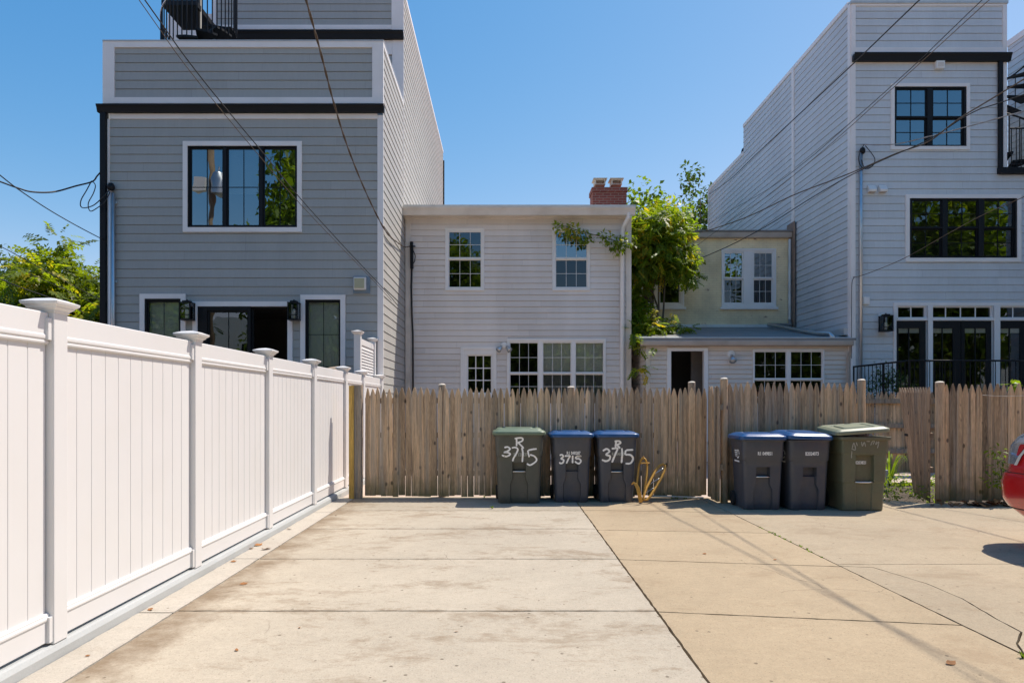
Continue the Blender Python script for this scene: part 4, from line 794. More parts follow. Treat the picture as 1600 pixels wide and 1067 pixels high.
# terrace railing and second spiral stair
tr_ = thing('terrace_railing', 'black baluster railing along the upper terrace at the right edge', 'railing', (13.5,YD,zf))
zt = PZ(202,YD)
for z_, r_ in ((zt,.022),(zf+.12,.018)): b = MB(); b.tube([(XDm+.06,YD-.05,z_),(XD1,YD-.05,z_)], r_, 6); b.build('rail', M['black_metal'], tr_)
b = MB(); x = XDm+.1
while x < XD1: b.tube([(x,YD-.05,zf+.02),(x,YD-.05,zt)], .011, 6); x += .125
b.build('balusters', M['black_metal'], tr_)
s2x, s2y = XDm+1.05, YD+1.5
s2 = thing('spiral_staircase', 'black metal spiral staircase on the terrace at the right edge', 'staircase', (s2x,s2y,zf))
b = MB(); b.tube([(s2x,s2y,zf),(s2x,s2y,zf+4.3)], .06, 12); b.build('centre_pole', M['black_metal'], s2, smooth=True); hr = []
for i in range(13):
    a = R(-60) - i*R(27); z = zf + .235*(i+1); t = MB(); q = [(s2x+math.cos(aa)*.95, s2y+math.sin(aa)*.95, z) for aa in (a, a-R(14), a-R(28))]
    t.prism([(s2x+math.cos(a)*.05,s2y+math.sin(a)*.05,z)]+q+[(s2x+math.cos(a-R(28))*.05,s2y+math.sin(a-R(28))*.05,z)], (0,0,-.05)); t.build('tread', M['black_metal'], s2)
    for k in range(2):
        aa = a - R(27)*(k+.4)/2; zz = z + .235*(k+.4)/2; bb = MB(); bb.tube([(s2x+math.cos(aa)*.95,s2y+math.sin(aa)*.95,z-.05),(s2x+math.cos(aa)*.95,s2y+math.sin(aa)*.95,zz+.95)], .012, 6); bb.build('baluster', M['black_metal'], s2); hr.append((s2x+math.cos(aa)*.95,s2y+math.sin(aa)*.95,zz+.95))
b = MB(); b.tube(hr, .022, 8); b.build('handrail', M['black_metal'], s2, smooth=True)
# iron railing in front of the french doors
ir = thing('iron_railing', 'black iron baluster railing in front of the french doors', 'railing', (10,15.5,0))
A0, A1, A2 = P(1334,573,17.2), P(1421,563.5,15.6), P(1690,563.5,15.6)
b = MB(); b.tube([A0,A1,A2], .022, 8); b.tube([A0-Vector((0,0,.95)),A1-Vector((0,0,.95)),A2-Vector((0,0,.95))], .018, 6); b.build('handrail', M['black_metal'], ir, smooth=True)
b = MB()
for p, q in ((A0,A1),(A1,A2)):
    n = int((q-p).length/.115)
    for i in range(n+1): c = p.lerp(q, i/n); b.tube([c-Vector((0,0,.95)), c], .009, 6)
b.build('balusters', M['black_metal'], ir)
b = MB()
for c in (A0, A0.lerp(A1,.55), A1, A2): b.tube([Vector((c.x,c.y,0)), c+Vector((0,0,.02))], .022, 8)
b.build('railing_post', M['black_metal'], ir)

# ================================================================ wheeled bins
def rrect(w_, d_, r, z, yc=0.0, a=None, rec=0.0, k=5):
    """rounded rectangle; the front side (-y) carries a recess of half width a and depth rec"""
    hw, hd = w_/2, d_/2; pts = []
    for cx, cy, s in ((hw-r,-hd+r,-90),(hw-r,hd-r,0),(-hw+r,hd-r,90),(-hw+r,-hd+r,180)):
        for i in range(k): t = R(s + 90*i/(k-1)); pts.append(Vector((cx+math.cos(t)*r, cy+math.sin(t)*r+yc, z)))
    if a is not None:
        y = -hd + yc; pts += [Vector((-a,y,z)), Vector((-a+.012,y+rec,z)), Vector((a-.012,y+rec,z)), Vector((a,y,z))]
    return pts
def bin_body(S):
    """S: dict of widths etc.; returns mesh builder plus front_y(z)"""
    def dims(z):
        t = z/S['h']; return S['wb']+(S['wt']-S['wb'])*t, S['db']+(S['dt']-S['db'])*t
    zs = [0,.015,.10,S['zf0']-.03,S['zf0'],S['zf1'],S['zr']-.13,S['zr']-.125,S['zr'],S['zr']+.006,S['zc'],S['zc']+.012,S['h']-.06,S['h']]
    zs = sorted(zs); rings = []
    def fy(z, collar=True):
        w_, d_ = dims(z); e = S['col'] if z > S['zc']+.005 else 0
        return -(d_+e)/2
    for z in zs:
        w_, d_ = dims(z); e = S['col'] if z > S['zc']+.005 else 0; ins = .02 if z == 0 else 0
        if z > S['zr']: a, rec = S['a'], 0.0
        elif z > S['zf1']: a, rec = S['a'], .085 if z > S['zr']-.127 else .032
        elif z > S['zf0']-.001: f = (z-S['zf0'])/(S['zf1']-S['zf0']); a, rec = S['al']+(S['a']-S['al'])*f, .032
        else: a, rec = S['al'], .032
        rings.append(rrect(w_+e-ins, d_+e-ins, S['r'], z, 0, a, rec))
    mb = MB(); mb.rings(rings); return mb, fy
def lid_mb(w_, d_, h0, r, dome=.075, over=.035):
    mb = MB(); W, Dp = w_+2*over, d_+2*over
    def rr(s_w, s_d, z, rad): return rrect(s_w, s_d, rad, z, 0)
    mb.rings([rr(W,Dp,h0-.012,r+.02), rr(W+.006,Dp+.006,h0,r+.02), rr(W+.006,Dp+.006,h0+.028,r+.02), rr(W-.012,Dp-.012,h0+.04,r+.015), rr(W-.075,Dp-.075,h0+.05,r), rr(W-.10,Dp-.10,h0+.06,r), rr(W-.13,Dp-.13,h0+dome*.9,r), rr(W-.20,Dp-.2,h0+dome,r-.01), rr(W-.27,Dp-.27,h0+dome,r-.01), rr(W-.29,Dp-.29,h0+dome-.012,r-.02), rr(W-.36,Dp-.36,h0+dome-.012,r-.03), rr(W-.38,Dp-.38,h0+dome+.004,r-.03)])
    return mb
def ribbon(mb, pts, wd, y_at, n=10):
    P2 = [Vector(p) for p in pts]; out = []
    for i in range(len(P2)-1):                           # catmull-rom
        p0, p1, p2, p3 = P2[max(i-1,0)], P2[i], P2[i+1], P2[min(i+2,len(P2)-1)]
        for k in range(6):
            t = k/6; out.append(.5*((2*p1)+(p2-p0)*t+(2*p0-5*p1+4*p2-p3)*t*t+(3*p1-p0-3*p2+p3)*t**3))
    out.append(P2[-1]); L = []; Rr = []
    for i, p in enumerate(out):
        d = out[min(i+1,len(out)-1)] - out[max(i-1,0)]
        if d.length < 1e-6: d = Vector((1,0))
        d.normalize(); q = Vector((-d.y,d.x)); ww = wd*random.uniform(.9,1.08)
        e = min(i, len(out)-1-i); ww *= (.65 if e == 0 else .9 if e == 1 else 1)
        L.append(p+q*ww/2); Rr.append(p-q*ww/2)
    for i in range(len(out)-1):
        mb.face([(L[i].x,y_at(L[i].y),L[i].y),(L[i+1].x,y_at(L[i+1].y),L[i+1].y),(Rr[i+1].x,y_at(Rr[i+1].y),Rr[i+1].y),(Rr[i].x,y_at(Rr[i].y),Rr[i].y)])
def text_part(s, size, loc, rotz, parent, m, name='serial_number', squash=1.0):
    cu = bpy.data.curves.new(name, 'FONT'); cu.body = s; cu.size = size; cu.align_x = 'CENTER'; cu.offset = size*.03; cu.resolution_u = 3
    tmp = bpy.data.objects.new('tmp', cu); COL.objects.link(tmp); dg = bpy.context.evaluated_depsgraph_get(); me = bpy.data.meshes.new_from_object(tmp.evaluated_get(dg)); bpy.data.objects.remove(tmp)
    me.transform(Matrix.Translation(loc) @ Matrix.Rotation(rotz,4,'Z') @ Matrix.Rotation(R(90),4,'X') @ Matrix.Diagonal((squash,1,1,1)))
    me.materials.clear(); me.materials.append(m); o = bpy.data.objects.new(name, me); COL.objects.link(o); o.parent = parent; return o
def local(o, parent): o.parent = parent; return o
def make_bin(S, label, loc, bm, lm, bar_, serial, strokes=(), sw=.022, lid_rot=(0,0,0), lid_off=(0,0,0), recycle=False, serial_z=.70, rotz=0.0):
    root = thing('wheeled_bin', label, 'wheeled bin', loc, 'wheeled bins along the picket fence'); root.rotation_euler.z = rotz
    mb, fy = bin_body(S); bo = local(mb.build('body', M[bm], smooth='auto'), root)
    rm = MB(); rm.rings([rrect(S['wt']+S['col']+.02,S['dt']+S['col']+.02,S['r']+.01,S['h']-.024), rrect(S['wt']+S['col']+.04,S['dt']+S['col']+.03,S['r']+.015,S['h']-.018), rrect(S['wt']+S['col']+.04,S['dt']+S['col']+.03,S['r']+.015,S['h']-.006)]); local(rm.build('rim', M[bm], smooth='auto'), root)
    lid = lid_mb(S['wt']+S['col'],S['dt']+S['col'],0,S['r'],S.get('dome',.075))
    lo_ = local(lid.build('lid', M[lm], smooth='auto'), root); lo_.location = Vector((0,0,S['h']+.012))+Vector(lid_off); lo_.rotation_euler = lid_rot
    hd = MB(); y = S['dt']/2+.05
    hd.tube([(-S['wt']*.36,y-.05,S['h']-.02),(-S['wt']*.36,y+.035,S['h']-.0),(S['wt']*.36,y+.035,S['h']-.0),(S['wt']*.36,y-.05,S['h']-.02)], .014, 8); local(hd.build('handle', M[bm], smooth=True), root)
    for sx in (-1,1):
        wm = MB(); c = Vector((sx*(S['wb']/2+.0)-(.025 if sx > 0 else -.025)-sx*.0, S['db']/2-.02, .11))
        wm.lathe(c+Vector((sx*.035,0,0)), [(.02,-.03),(.085,-.03),(.105,-.024),(.11,-.01),(.11,.01),(.105,.024),(.085,.03),(.02,.03)], 20, 'x'); local(wm.build('wheel', M['rubber'], smooth='auto'), root)
    if bar_:
        bb = MB(); z = S['zr']-.135; y = fy(z); bb.tube([(-S['a']+.004,y+.012,z),(S['a']-.004,y+.012,z)], .011, 10); local(bb.build('lift_bar', M['steel'], smooth=True), root)
    if serial: text_part(serial, .066, Vector((0.02,fy(serial_z)-.003,serial_z)), 0, bo, M['paint_faint'] if strokes and len(strokes) > 4 else M['stamp'], squash=.72)
    if strokes:
        for ch_ in strokes:
            pm = MB()
            for k_, s_ in enumerate(ch_): ribbon(pm, s_, sw, lambda z: fy(z)-.004-.0006*k_)
            local(pm.build('painted_character', M['paint']), bo)
    if recycle:
        rc = MB(); X = -(S['wt']*.9+S['wb']*.1)/2 - .012; zc, yc = .78, -.10
        for k in range(3):
            a0 = R(90+120*k); arc = [(yc+.045*math.cos(a0+R(t)), zc+.055*math.sin(a0+R(t))) for t in (0,25,50,75)]
            for (u0,v0),(u1,v1) in zip(arc, arc[1:]):
                d = Vector((u1-u0,v1-v0)).normalized(); q = Vector((-d.y,d.x))*.010
                rc.face([(X,u0+q.x,v0+q.y),(X,u1+q.x,v1+q.y),(X,u1-q.x,v1-q.y),(X,u0-q.x,v0-q.y)])
            u1, v1 = arc[-1]; d = Vector((u1-arc[-2][0],v1-arc[-2][1])).normalized(); q = Vector((-d.y,d.x))*.022
            rc.face([(X,u1+q.x,v1+q.y),(X,u1+d.x*.03,v1+d.y*.03),(X,u1-q.x,v1-q.y)])
        for k in range(4): rc.box(X-.0005,X,yc+.06+.0*k,yc+.06+.11-.015*k,zc+.05-.026*k-.014,zc+.05-.026*k)
        rc.box(X-.0005,X,yc-.06,yc+.17,zc-.115,zc-.095)
        local(rc.build('recycling_mark', M['stamp']), bo)
    return root
def strokes(zoom, cx, base, s):
    return [[[((x-cx)/s, (base-y)/s) for x, y in st_] for st_ in ch_] for ch_ in zoom]
SG = dict(h=1.03,wb=.63,wt=.705,db=.56,dt=.66,r=.075,zf0=.30,zf1=.38,zr=.615,zc=.70,a=.10,al=.135,col=.02,dome=.085)
SB = dict(h=.99,wb=.505,wt=.575,db=.50,dt=.60,r=.07,zf0=.28,zf1=.36,zr=.60,zc=.69,a=.097,al=.135,col=.018,dome=.075)
g_st = [[[(322,221),(350,216),(378,216),(386,229),(374,243),(346,252)],[(336,219),(338,247),(337,280)],[(346,250),(366,268),(384,286),(392,298)]],
 [[(242,291),(268,286),(286,302),(264,320),(240,328),(272,330),(287,344),(258,360),(222,350)]],[[(300,293),(328,290),(347,305),(332,343),(315,372),(306,398)]],[[(378,292),(386,330),(384,372),(382,404)]],[[(494,301),(464,304),(428,312)],[(424,312),(430,340),(436,366)],[(442,346),(475,358),(494,385),(478,408),(442,428),(418,416)]]]
b2 = [[[(672,352),(690,346),(701,362),(684,377),(704,388),(698,409),(682,415),(669,407)]],[[(712,356),(732,356),(753,357),(741,380),(726,416)]],[[(774,352),(774,382),(774,414)]],[[(842,358),(820,359),(803,360)],[(802,360),(799,370),(798,380)],[(799,380),(822,378),(839,394),(828,415),(808,412),(793,398)]]]
b3 = [[[(1096,236),(1132,235),(1142,250),(1112,265)],[(1108,236),(1106,258),(1103,290)],[(1112,261),(1126,276),(1140,292)]],[[(1004,312),(1035,296),(1056,316),(1030,341),(1060,353),(1058,380),(1030,393),(998,382)]],[[(1074,294),(1096,292),(1120,293),(1102,340),(1078,404)]],[[(1154,290),(1157,340),(1153,408)]],[[(1244,303),(1216,304),(1188,306)],[(1186,306),(1182,322),(1180,342)],[(1181,342),(1222,344),(1243,372),(1224,409),(1184,412)]]]
def binpos(px, py, S):
    Y = CAMZ*FOC/(py-CY); return Vector((PX(px,Y), Y+S['db']/2, 0))
make_bin(SG, 'dark green bin with pale green lid, spray painted R over the number 3715', binpos(811,786.5,SG), 'bin_green', 'lid_green', True, 'R1 120537', strokes(g_st,357,731,523), .025, serial_z=.715)
make_bin(SB, 'navy bin with blue lid marked 3715 in neat small digits, middle of the left trio', binpos(893.5,785,SB), 'bin_blue', 'lid_blue', False, 'R1 048287', strokes(b2,770,725,520), .026, serial_z=.73)
make_bin(SB, 'navy bin with blue lid sprayed R and large 3715, next to the yellow hand truck', binpos(964,784.8,SB), 'bin_blue', 'lid_blue', True, 'R1 048287', strokes(b3,1120,722,523), .029, serial_z=.715)
make_bin(SB, 'navy bin with blue lid and a lift bar, leftmost of the right trio', binpos(1192.5,796.5,SB)+Vector((0,.0,0)), 'bin_blue', 'lid_blue', True, 'R1 049851', recycle=True, serial_z=.775, rotz=R(-2))
make_bin(SB, 'navy bin with a slightly raised blue lid, middle of the right trio', binpos(1263,797,SB), 'bin_blue', 'lid_blue', False, 'B2024073', lid_rot=(R(2.5),R(1.5),0), lid_off=(0,0,.02), recycle=True, serial_z=.775, rotz=R(2))
# olive square bin with a lid that does not close
OL = thing('wheeled_bin', 'olive green bin with its lid propped askew on a bag, rightmost by the open gate', 'wheeled bin', binpos(1350,798.5,dict(db=.58)), 'wheeled bins along the picket fence')
OL.rotation_euler.z = R(0)
mb = MB(); rg = []
for z, w_, d_ in ((0,.55,.52),(.02,.565,.54),(.40,.585,.585),(.405,.61,.60),(.60,.615,.62),(.80,.625,.64),(.805,.64,.65),(1.03,.655,.67)):
    lo_z = z < .405
    if z <= .02: a, rec = .115, .02
    elif z < .85 and z > .39 and z < .8: a, rec = .125, .05
    elif z < .4: a, rec = .115, .02
    else: a, rec = .125, 0.0
    rg.append(rrect(w_, d_, .03, z, 0, a, rec, 3))
# recess rows: from 0.41 to 0.78
rg2 = []
for z, w_, d_, a, rec in ((0,.55,.52,.115,.015),(.02,.565,.54,.115,.015),(.395,.585,.585,.12,.015),(.40,.607,.60,.135,.055),(.775,.62,.635,.125,.055),(.785,.62,.637,.125,0),(.80,.625,.64,.125,0),(.805,.64,.65,.125,0),(1.03,.655,.67,.125,0)):
    rg2.append(rrect(w_, d_, .03, z, 0, a, rec, 3))
mb.rings(rg2); ob = local(mb.build('body', M['bin_olive'], bevel=.006), OL)
b = MB(); b.rings([rrect(.70,.71,.04,.99,0,None,0,3), rrect(.715,.725,.04,1.0,0,None,0,3), rrect(.715,.725,.04,1.035,0,None,0,3)]); local(b.build('rim', M['bin_olive'], bevel=.004), OL)
lid = lid_mb(.655,.67,0,.05,.06,.04); lo_ = local(lid.build('lid', M['lid_olive'], smooth='auto'), OL); lo_.location = (-.02,.0,1.115); lo_.rotation_euler = (R(3.5),R(-4.5),R(-4))
b = MB(); b.tube([(-.122,-.285,.405),(-.06,-.297,.402),(.06,-.297,.402),(.122,-.285,.405)], .012, 10); local(b.build('lift_bar', M['steel'], smooth=True), OL)
for sx in (-1,1):
    wm = MB(); wm.lathe((sx*.27,.25,.12), [(.02,-.03),(.09,-.03),(.115,-.02),(.12,0),(.115,.02),(.09,.03),(.02,.03)], 20, 'x'); local(wm.build('wheel', M['rubber'], smooth='auto'), OL)
text_part('0203821', .06, Vector((-.03,-.268,.655)), 0, ob, M['stamp'], squash=.72)
fm = MB()
for st_ in ([(-.19,.86),(-.165,.95),(-.14,.86),(-.19,.87)],[(-.13,.96),(-.115,.91)],[(-.06,.97),(-.045,.91),(-.02,.96),(0,.90)],[(.01,.975),(.06,.975)],[(.07,.92),(.09,.97),(.12,.975),(.10,.93)],[(.15,.975),(.14,.93),(.18,.97),(.165,.88)],[(-.19,.84),(-.19,.74)]):
    ribbon(fm, st_, .013, lambda z: -(.65+(.67-.65)*(z-.805)/.225)/2-.004 if z > .805 else -.322)
local(fm.build('faded_marking', M['paint_faint']), ob)
bg_ = MB(); rs = []
for i in range(9):
    t = i/8; rr_ = .17*math.sin(math.pi*min(max(t,.02),.98))**.6; rs.append([Vector((.10+math.cos(k*math.pi/8)*rr_*1.1*(1+.15*math.sin(k*3+i)), .05+math.sin(k*math.pi/8)*rr_*(1+.12*math.cos(k*2.3+i*2)), .93+.20*t)) for k in range(16)])
bg_.rings(rs); bgo = bg_.build('rubbish_bag', M['bag'], smooth=True); tag(bgo, 'crumpled grey plastic bag bulging under the raised olive lid', 'rubbish bag'); bgo.location = OL.location

# ---------------------------------------------------------------- yellow hand truck
yh = thing('hand_truck', 'old yellow hand truck with looped frame leaning on the fence beside the bins', 'hand truck', G(1000,785))
def yb(pts, r, name, m='yellow_paint', closed=False, n=8): b = MB(); b.tube(catm([P(*p) for p in pts], 4), r, n, 0, closed); return b.build(name, M[m], yh, smooth=True)
Yt = 10.3
yb([(995,758,Yt),(997,740,Yt+.06),(998.5,727,Yt+.1),(1001.5,719,Yt+.12),(1005.5,715.5,Yt+.12),(1009.5,720,Yt+.1),(1011,728,Yt+.1),(1010.5,740,Yt+.05),(1009,752,Yt),(1006,775,Yt-.05),(1003,782,Yt-.1)], .015, 'upright_frame')
yb([(1000,723.5,Yt+.08),(1015,723.3,Yt+.06)], .010, 'crossbar')
yb([(1005.5,717,Yt+.11),(1005.5,712.5,Yt+.11)], .008, 'hook')
def band(pts, wv, th, name):                             # flat strap swept along points (px,py,Y), width along Y
    b = MB(); rs = []; q = [P(*p) for p in pts]
    for i, c in enumerate(q):
        d = (q[min(i+1,len(q)-1)]-q[max(i-1,0)]).normalized(); nrm = Vector((0,1,0)).cross(d).normalized(); wy = (Vector((0,1,0))-d*d.y).normalized()
        rs.append([c+wy*wv/2+nrm*th/2, c+wy*wv/2-nrm*th/2, c-wy*wv/2-nrm*th/2, c-wy*wv/2+nrm*th/2])
    b.rings(rs); return b.build(name, M['yellow_paint'], yh, bevel=.003)
def band_face(pts, wpx, name):                           # strap whose flat side faces the camera
    b = MB(); fl = []; q = [P(*p) for p in pts]
    for i, c in enumerate(q):
        d = (q[min(i+1,len(q)-1)]-q[max(i-1,0)]); d.y = 0; d.normalize(); nr = Vector((-d.z,0,d.x)); wv = wpx[i]/FOC*c.y/2
        fl.append([c+nr*wv, c+nr*wv+Vector((0,.012,0)), c-nr*wv+Vector((0,.012,0)), c-nr*wv])
    b.rings(fl); return b.build(name, M['yellow_paint'], yh, bevel=.003)
band_face([(987,757,Yt-.16),(989.5,754,Yt-.17),(993,756,Yt-.2),(996.5,762,Yt-.22),(998.5,770,Yt-.23),(1000.5,778,Yt-.22),(1001,785,Yt-.2)], [1.6,3,4.6,5.4,6,6,5.6], 'wheel_guard')
lp = [(1006,781,Yt-.1),(1005.5,775,Yt-.08),(1010,762,Yt),(1018,747,Yt+.12),(1026,732,Yt+.2),(1031,726.5,Yt+.24),(1036,724.8,Yt+.25),(1039.5,727,Yt+.24),(1039,733,Yt+.2),(1032,749,Yt+.1),(1023,764,Yt),(1016,775,Yt-.08),(1011,780.5,Yt-.1)]
b = MB(); b.tube([P(*p) for p in lp], .019, 8, 0, True); b.build('toe_loop', M['yellow_paint'], yh, smooth=True)
for (a, c) in (((1023.5,739.5),(1036.5,731.5)),((1015,756.5),(1030,747)),((1008.5,770.5),(1021,762))): yb([(a[0],a[1],Yt+.08),(c[0],c[1],Yt+.1)], .006, 'cross_rod', 'steel')

# ---------------------------------------------------------------- red car at the right edge
cr = thing('red_car', 'red hatchback car whose rear corner enters at the right edge', 'car', (6.2,5.4,0))
xl_, xr_ = 5.31, 7.05; cxm = (xl_+xr_)/2; hwid = (xr_-xl_)/2
prof = [(.25,.90,7.12),(.34,.95,7.28),(.42,.985,7.42),(.50,1.0,7.49),(.66,1.0,7.505),(.75,.998,7.48),(.80,.985,7.42),(.86,.975,7.38),(.98,.968,7.37),(1.06,.96,7.355),(1.15,.945,7.27),(1.24,.92,7.10),(1.36,.86,6.85),(1.46,.78,6.65),(1.52,.62,6.4)]  # z, half-width factor, rear end Y at that height
front = [3.35,3.25,3.2,3.2,3.2,3.22,3.3,3.45,3.7,4.0,4.3,4.6,4.9,5.15,5.4]
b = MB(); rings = []
for (z, f, yr), yf_ in zip(prof, front):
    hw = hwid*f; r = .30 if z < .85 else .26; ring = []
    for cx, cy, s in ((cxm+hw-r, yf_+r, -90),(cxm+hw-r, yr-r, 0),(cxm-hw+r, yr-r, 90),(cxm-hw+r, yf_+r, 180)):
        for i in range(7): t = R(s+90*i/6); ring.append(Vector((cx+math.cos(t)*r*1.0, cy+math.sin(t)*r, z)))
    rings.append(ring)
b.rings(rings); body = b.build('body', M['red'], cr, smooth='auto')
def shell(z0, z1, i0, i1, off, name, m, parent):         # patch lying just proud of the body surface
    b = MB(); rs = []
    zs = [z0 + (z1-z0)*k/5 for k in range(6)]
    for z in zs:
        k = max(j for j in range(len(prof)) if prof[j][0] <= z); k = min(k, len(prof)-2); t = (z-prof[k][0])/(prof[k+1][0]-prof[k][0])
        a0, a1 = i0(z), i1(z); row = []
        for j in range(25):
            u = a0+(a1-a0)*j/24; q0 = int(u); q1 = min(q0+1, 27); fr_ = u-q0
            p = (rings[k][q0].lerp(rings[k][q1],fr_)).lerp(rings[k+1][q0].lerp(rings[k+1][q1],fr_), t)
            d = (p - Vector((cxm,(6.6 if p.y > 5.2 else 4.2),p.z))).normalized(); row.append(p+d*off)
        rs.append(row)
    b.rings(rs, closed=False, cap=False); return b.build(name, m, parent, smooth=True)
tl = shell(.865,1.34,lambda z: 15.0, lambda z: 20.004+max(0,z-.9)*.28, .02, 'tail_light', M['lens'], cr)
shell(.96,1.08,lambda z: 20.012+(z-.96)*.05, lambda z: 20.002+max(0,z-.9)*.28, .026, 'red_reflector', M['lens_red'], tl)
shell(.858,1.345,lambda z: 20.004+max(0,z-.9)*.28, lambda z: 20.016+max(0,z-.9)*.28, .023, 'lens_seal', M['chrome'], tl)
shell(.772,.780,lambda z: 14.2, lambda z: 20.6, .004, 'panel_seam', M['rubber'], cr)
shell(.40,.412,lambda z: 14.2, lambda z: 20.3, .004, 'bumper_seam', M['rubber'], cr)
shell(1.05,1.44,lambda z: 20.35, lambda z: 26.5, .008, 'side_window', M['car_glass'], cr)
shell(1.05,1.42,lambda z: 8.5, lambda z: 12.5, .008, 'rear_window', M['car_glass'], cr)
for y in (4.1,6.55):
    for x in (xl_+.09, xr_-.09):
        wm = MB(); wm.lathe((x,y,.31), [(.05,-.1),(.2,-.1),(.29,-.095),(.31,-.06),(.31,.06),(.29,.095),(.2,.1),(.05,.1)], 28, 'x'); wo = wm.build('wheel', M['rubber'], cr, smooth='auto')
        wm = MB(); wm.lathe((x,y,.31), [(.02,-.108),(.19,-.104),(.2,0),(.19,.104),(.02,.108)], 24, 'x'); wm.build('hub_cap', M['galv'], wo, smooth='auto')

# ================================================================ foliage
def leaf_mesh(name, C, Dv, Nv, ln, wd, tone, m, parent=None):
    """numpy kite leaves: centre base C, direction Dv, normal Nv"""
    Dv = Dv/np.linalg.norm(Dv,axis=1,keepdims=True); S = np.cross(Dv,Nv); S /= np.maximum(np.linalg.norm(S,axis=1,keepdims=True),1e-6); Nn = np.cross(S,Dv)
    n = len(C); v = np.empty((n,4,3)); ln = ln[:,None]; wd = wd[:,None]
    v[:,0] = C; v[:,1] = C + Dv*ln*.42 + S*wd*.5 + Nn*wd*.14; v[:,2] = C + Dv*ln - Nn*ln*.08; v[:,3] = C + Dv*ln*.42 - S*wd*.5 + Nn*wd*.14
    me = bpy.data.meshes.new(name); me.vertices.add(4*n); me.vertices.foreach_set('co', v.reshape(-1)); me.loops.add(4*n); me.loops.foreach_set('vertex_index', np.arange(4*n,dtype=np.int32)); me.polygons.add(n)
    me.polygons.foreach_set('loop_start', np.arange(0,4*n,4,dtype=np.int32)); me.polygons.foreach_set('loop_total', np.full(n,4,dtype=np.int32)); me.update(calc_edges=True)
    at = me.attributes.new('tone','FLOAT','FACE'); at.data.foreach_set('value', tone.astype(np.float32)); me.materials.append(m)
    o = bpy.data.objects.new(name, me); COL.objects.link(o)
    if parent: attach(o, parent)
    return o
def unit(n): v = rng.normal(size=(n,3)); return v/np.linalg.norm(v,axis=1,keepdims=True)
def clump_leaves(centers, radii, per, size, droop=.3, frond=False, aspect=.45):
    C = []; Dv = []; Nv = []; L = []; W = []; T = []
    for c, r in zip(centers, radii):
        n = max(3, int(per*(r**2))); ct = rng.normal(0,.35)
        u = unit(n); rr = r*rng.uniform(.55,1.05,size=(n,1)); pos = np.array(c)+u*rr*np.array([1,1,.75])
        d = u*.7 + rng.normal(0,.45,size=(n,3)); d[:,2] -= droop; nrm = np.array([0,0,1.0])+u*.7+rng.normal(0,.4,size=(n,3))
        if not frond:
            s = size*rng.uniform(.65,1.25,size=n); C.append(pos); Dv.append(d); Nv.append(nrm); L.append(s); W.append(s*aspect*rng.uniform(.8,1.2,n)); T.append(np.clip(ct+rng.normal(0,.45,n),-1,1))
        else:                                            # compound leaf: rachis with leaflet pairs
            d /= np.linalg.norm(d,axis=1,keepdims=True); S = np.cross(d,nrm); S /= np.linalg.norm(S,axis=1,keepdims=True); fl = size*rng.uniform(.7,1.25,size=(n,1)); tt = np.clip(ct+rng.normal(0,.4,n),-1,1)
            for k in range(6):
                t = (k+.6)/6.2; b0 = pos + d*fl*t; b0[:,2] -= (fl[:,0]*t)**2*.9*droop
                for sg in (-1,1):
                    C.append(b0); Dv.append(d*.55+S*sg+rng.normal(0,.12,(n,3))-np.array([0,0,.25])); Nv.append(nrm); s = fl[:,0]*.34*(1-.35*abs(t-.45)); L.append(s); W.append(s*.58); T.append(np.clip(tt+rng.normal(0,.15,n),-1,1))
    return [np.concatenate(x) for x in (C,Dv,Nv,L,W,T)]
def crown_points(c, ext, n, rmin, rmax, holes=.0, shell=.35, low=-1.0):
    pts = []; rad = []
    for _ in range(n*3):
        if len(pts) >= n: break
        u = unit(1)[0]; k = shell+(1-shell)*rng.random()**.6; p = np.array(c)+u*np.array(ext)*k*(1+.18*math.sin(u[0]*5+u[2]*4)+.12*math.sin(u[1]*9+1))
        if u[2] < low: continue
        pts.append(p); rad.append(rng.uniform(rmin,rmax))
    return pts, rad
def limbs(mb, base, top, r, pts, every=5):
    base, top = Vector(base), Vector(top); mb.tube([base, base.lerp(top,.4)+Vector((.06,.04,0)), base.lerp(top,.75)-Vector((.05,.02,0)), top], [r,r*.8,r*.5,r*.2], 10)
    for p in pts[::every]:
        t = random.uniform(.3,.85); a = base.lerp(top,t); q = Vector(p); m_ = a.lerp(q,.5)+Vector((random.uniform(-.15,.15),random.uniform(-.15,.15),.2)); mb.tube([a,m_,q], [r*.35,r*.22,r*.08], 6)
def tree(name, label, cat, base, height, ext, cz, n, rr, per, size, m, frond=False, droop=.3, group=None, aspect=.45, low=-1.0, trunk_r=.16, every=5):
    t = thing(name, label, cat, base, group); c = (base[0],base[1],cz)
    pts, rad = crown_points(c, ext, n, *rr, low=low); b = MB(); limbs(b, base, (base[0],base[1],cz+ext[2]*.55), trunk_r, pts, every); b.build('trunk', M['bark'], t, smooth=True)
    a = clump_leaves(pts, rad, per, size, droop, frond, aspect); leaf_mesh('crown', *a, M[m], t); return t
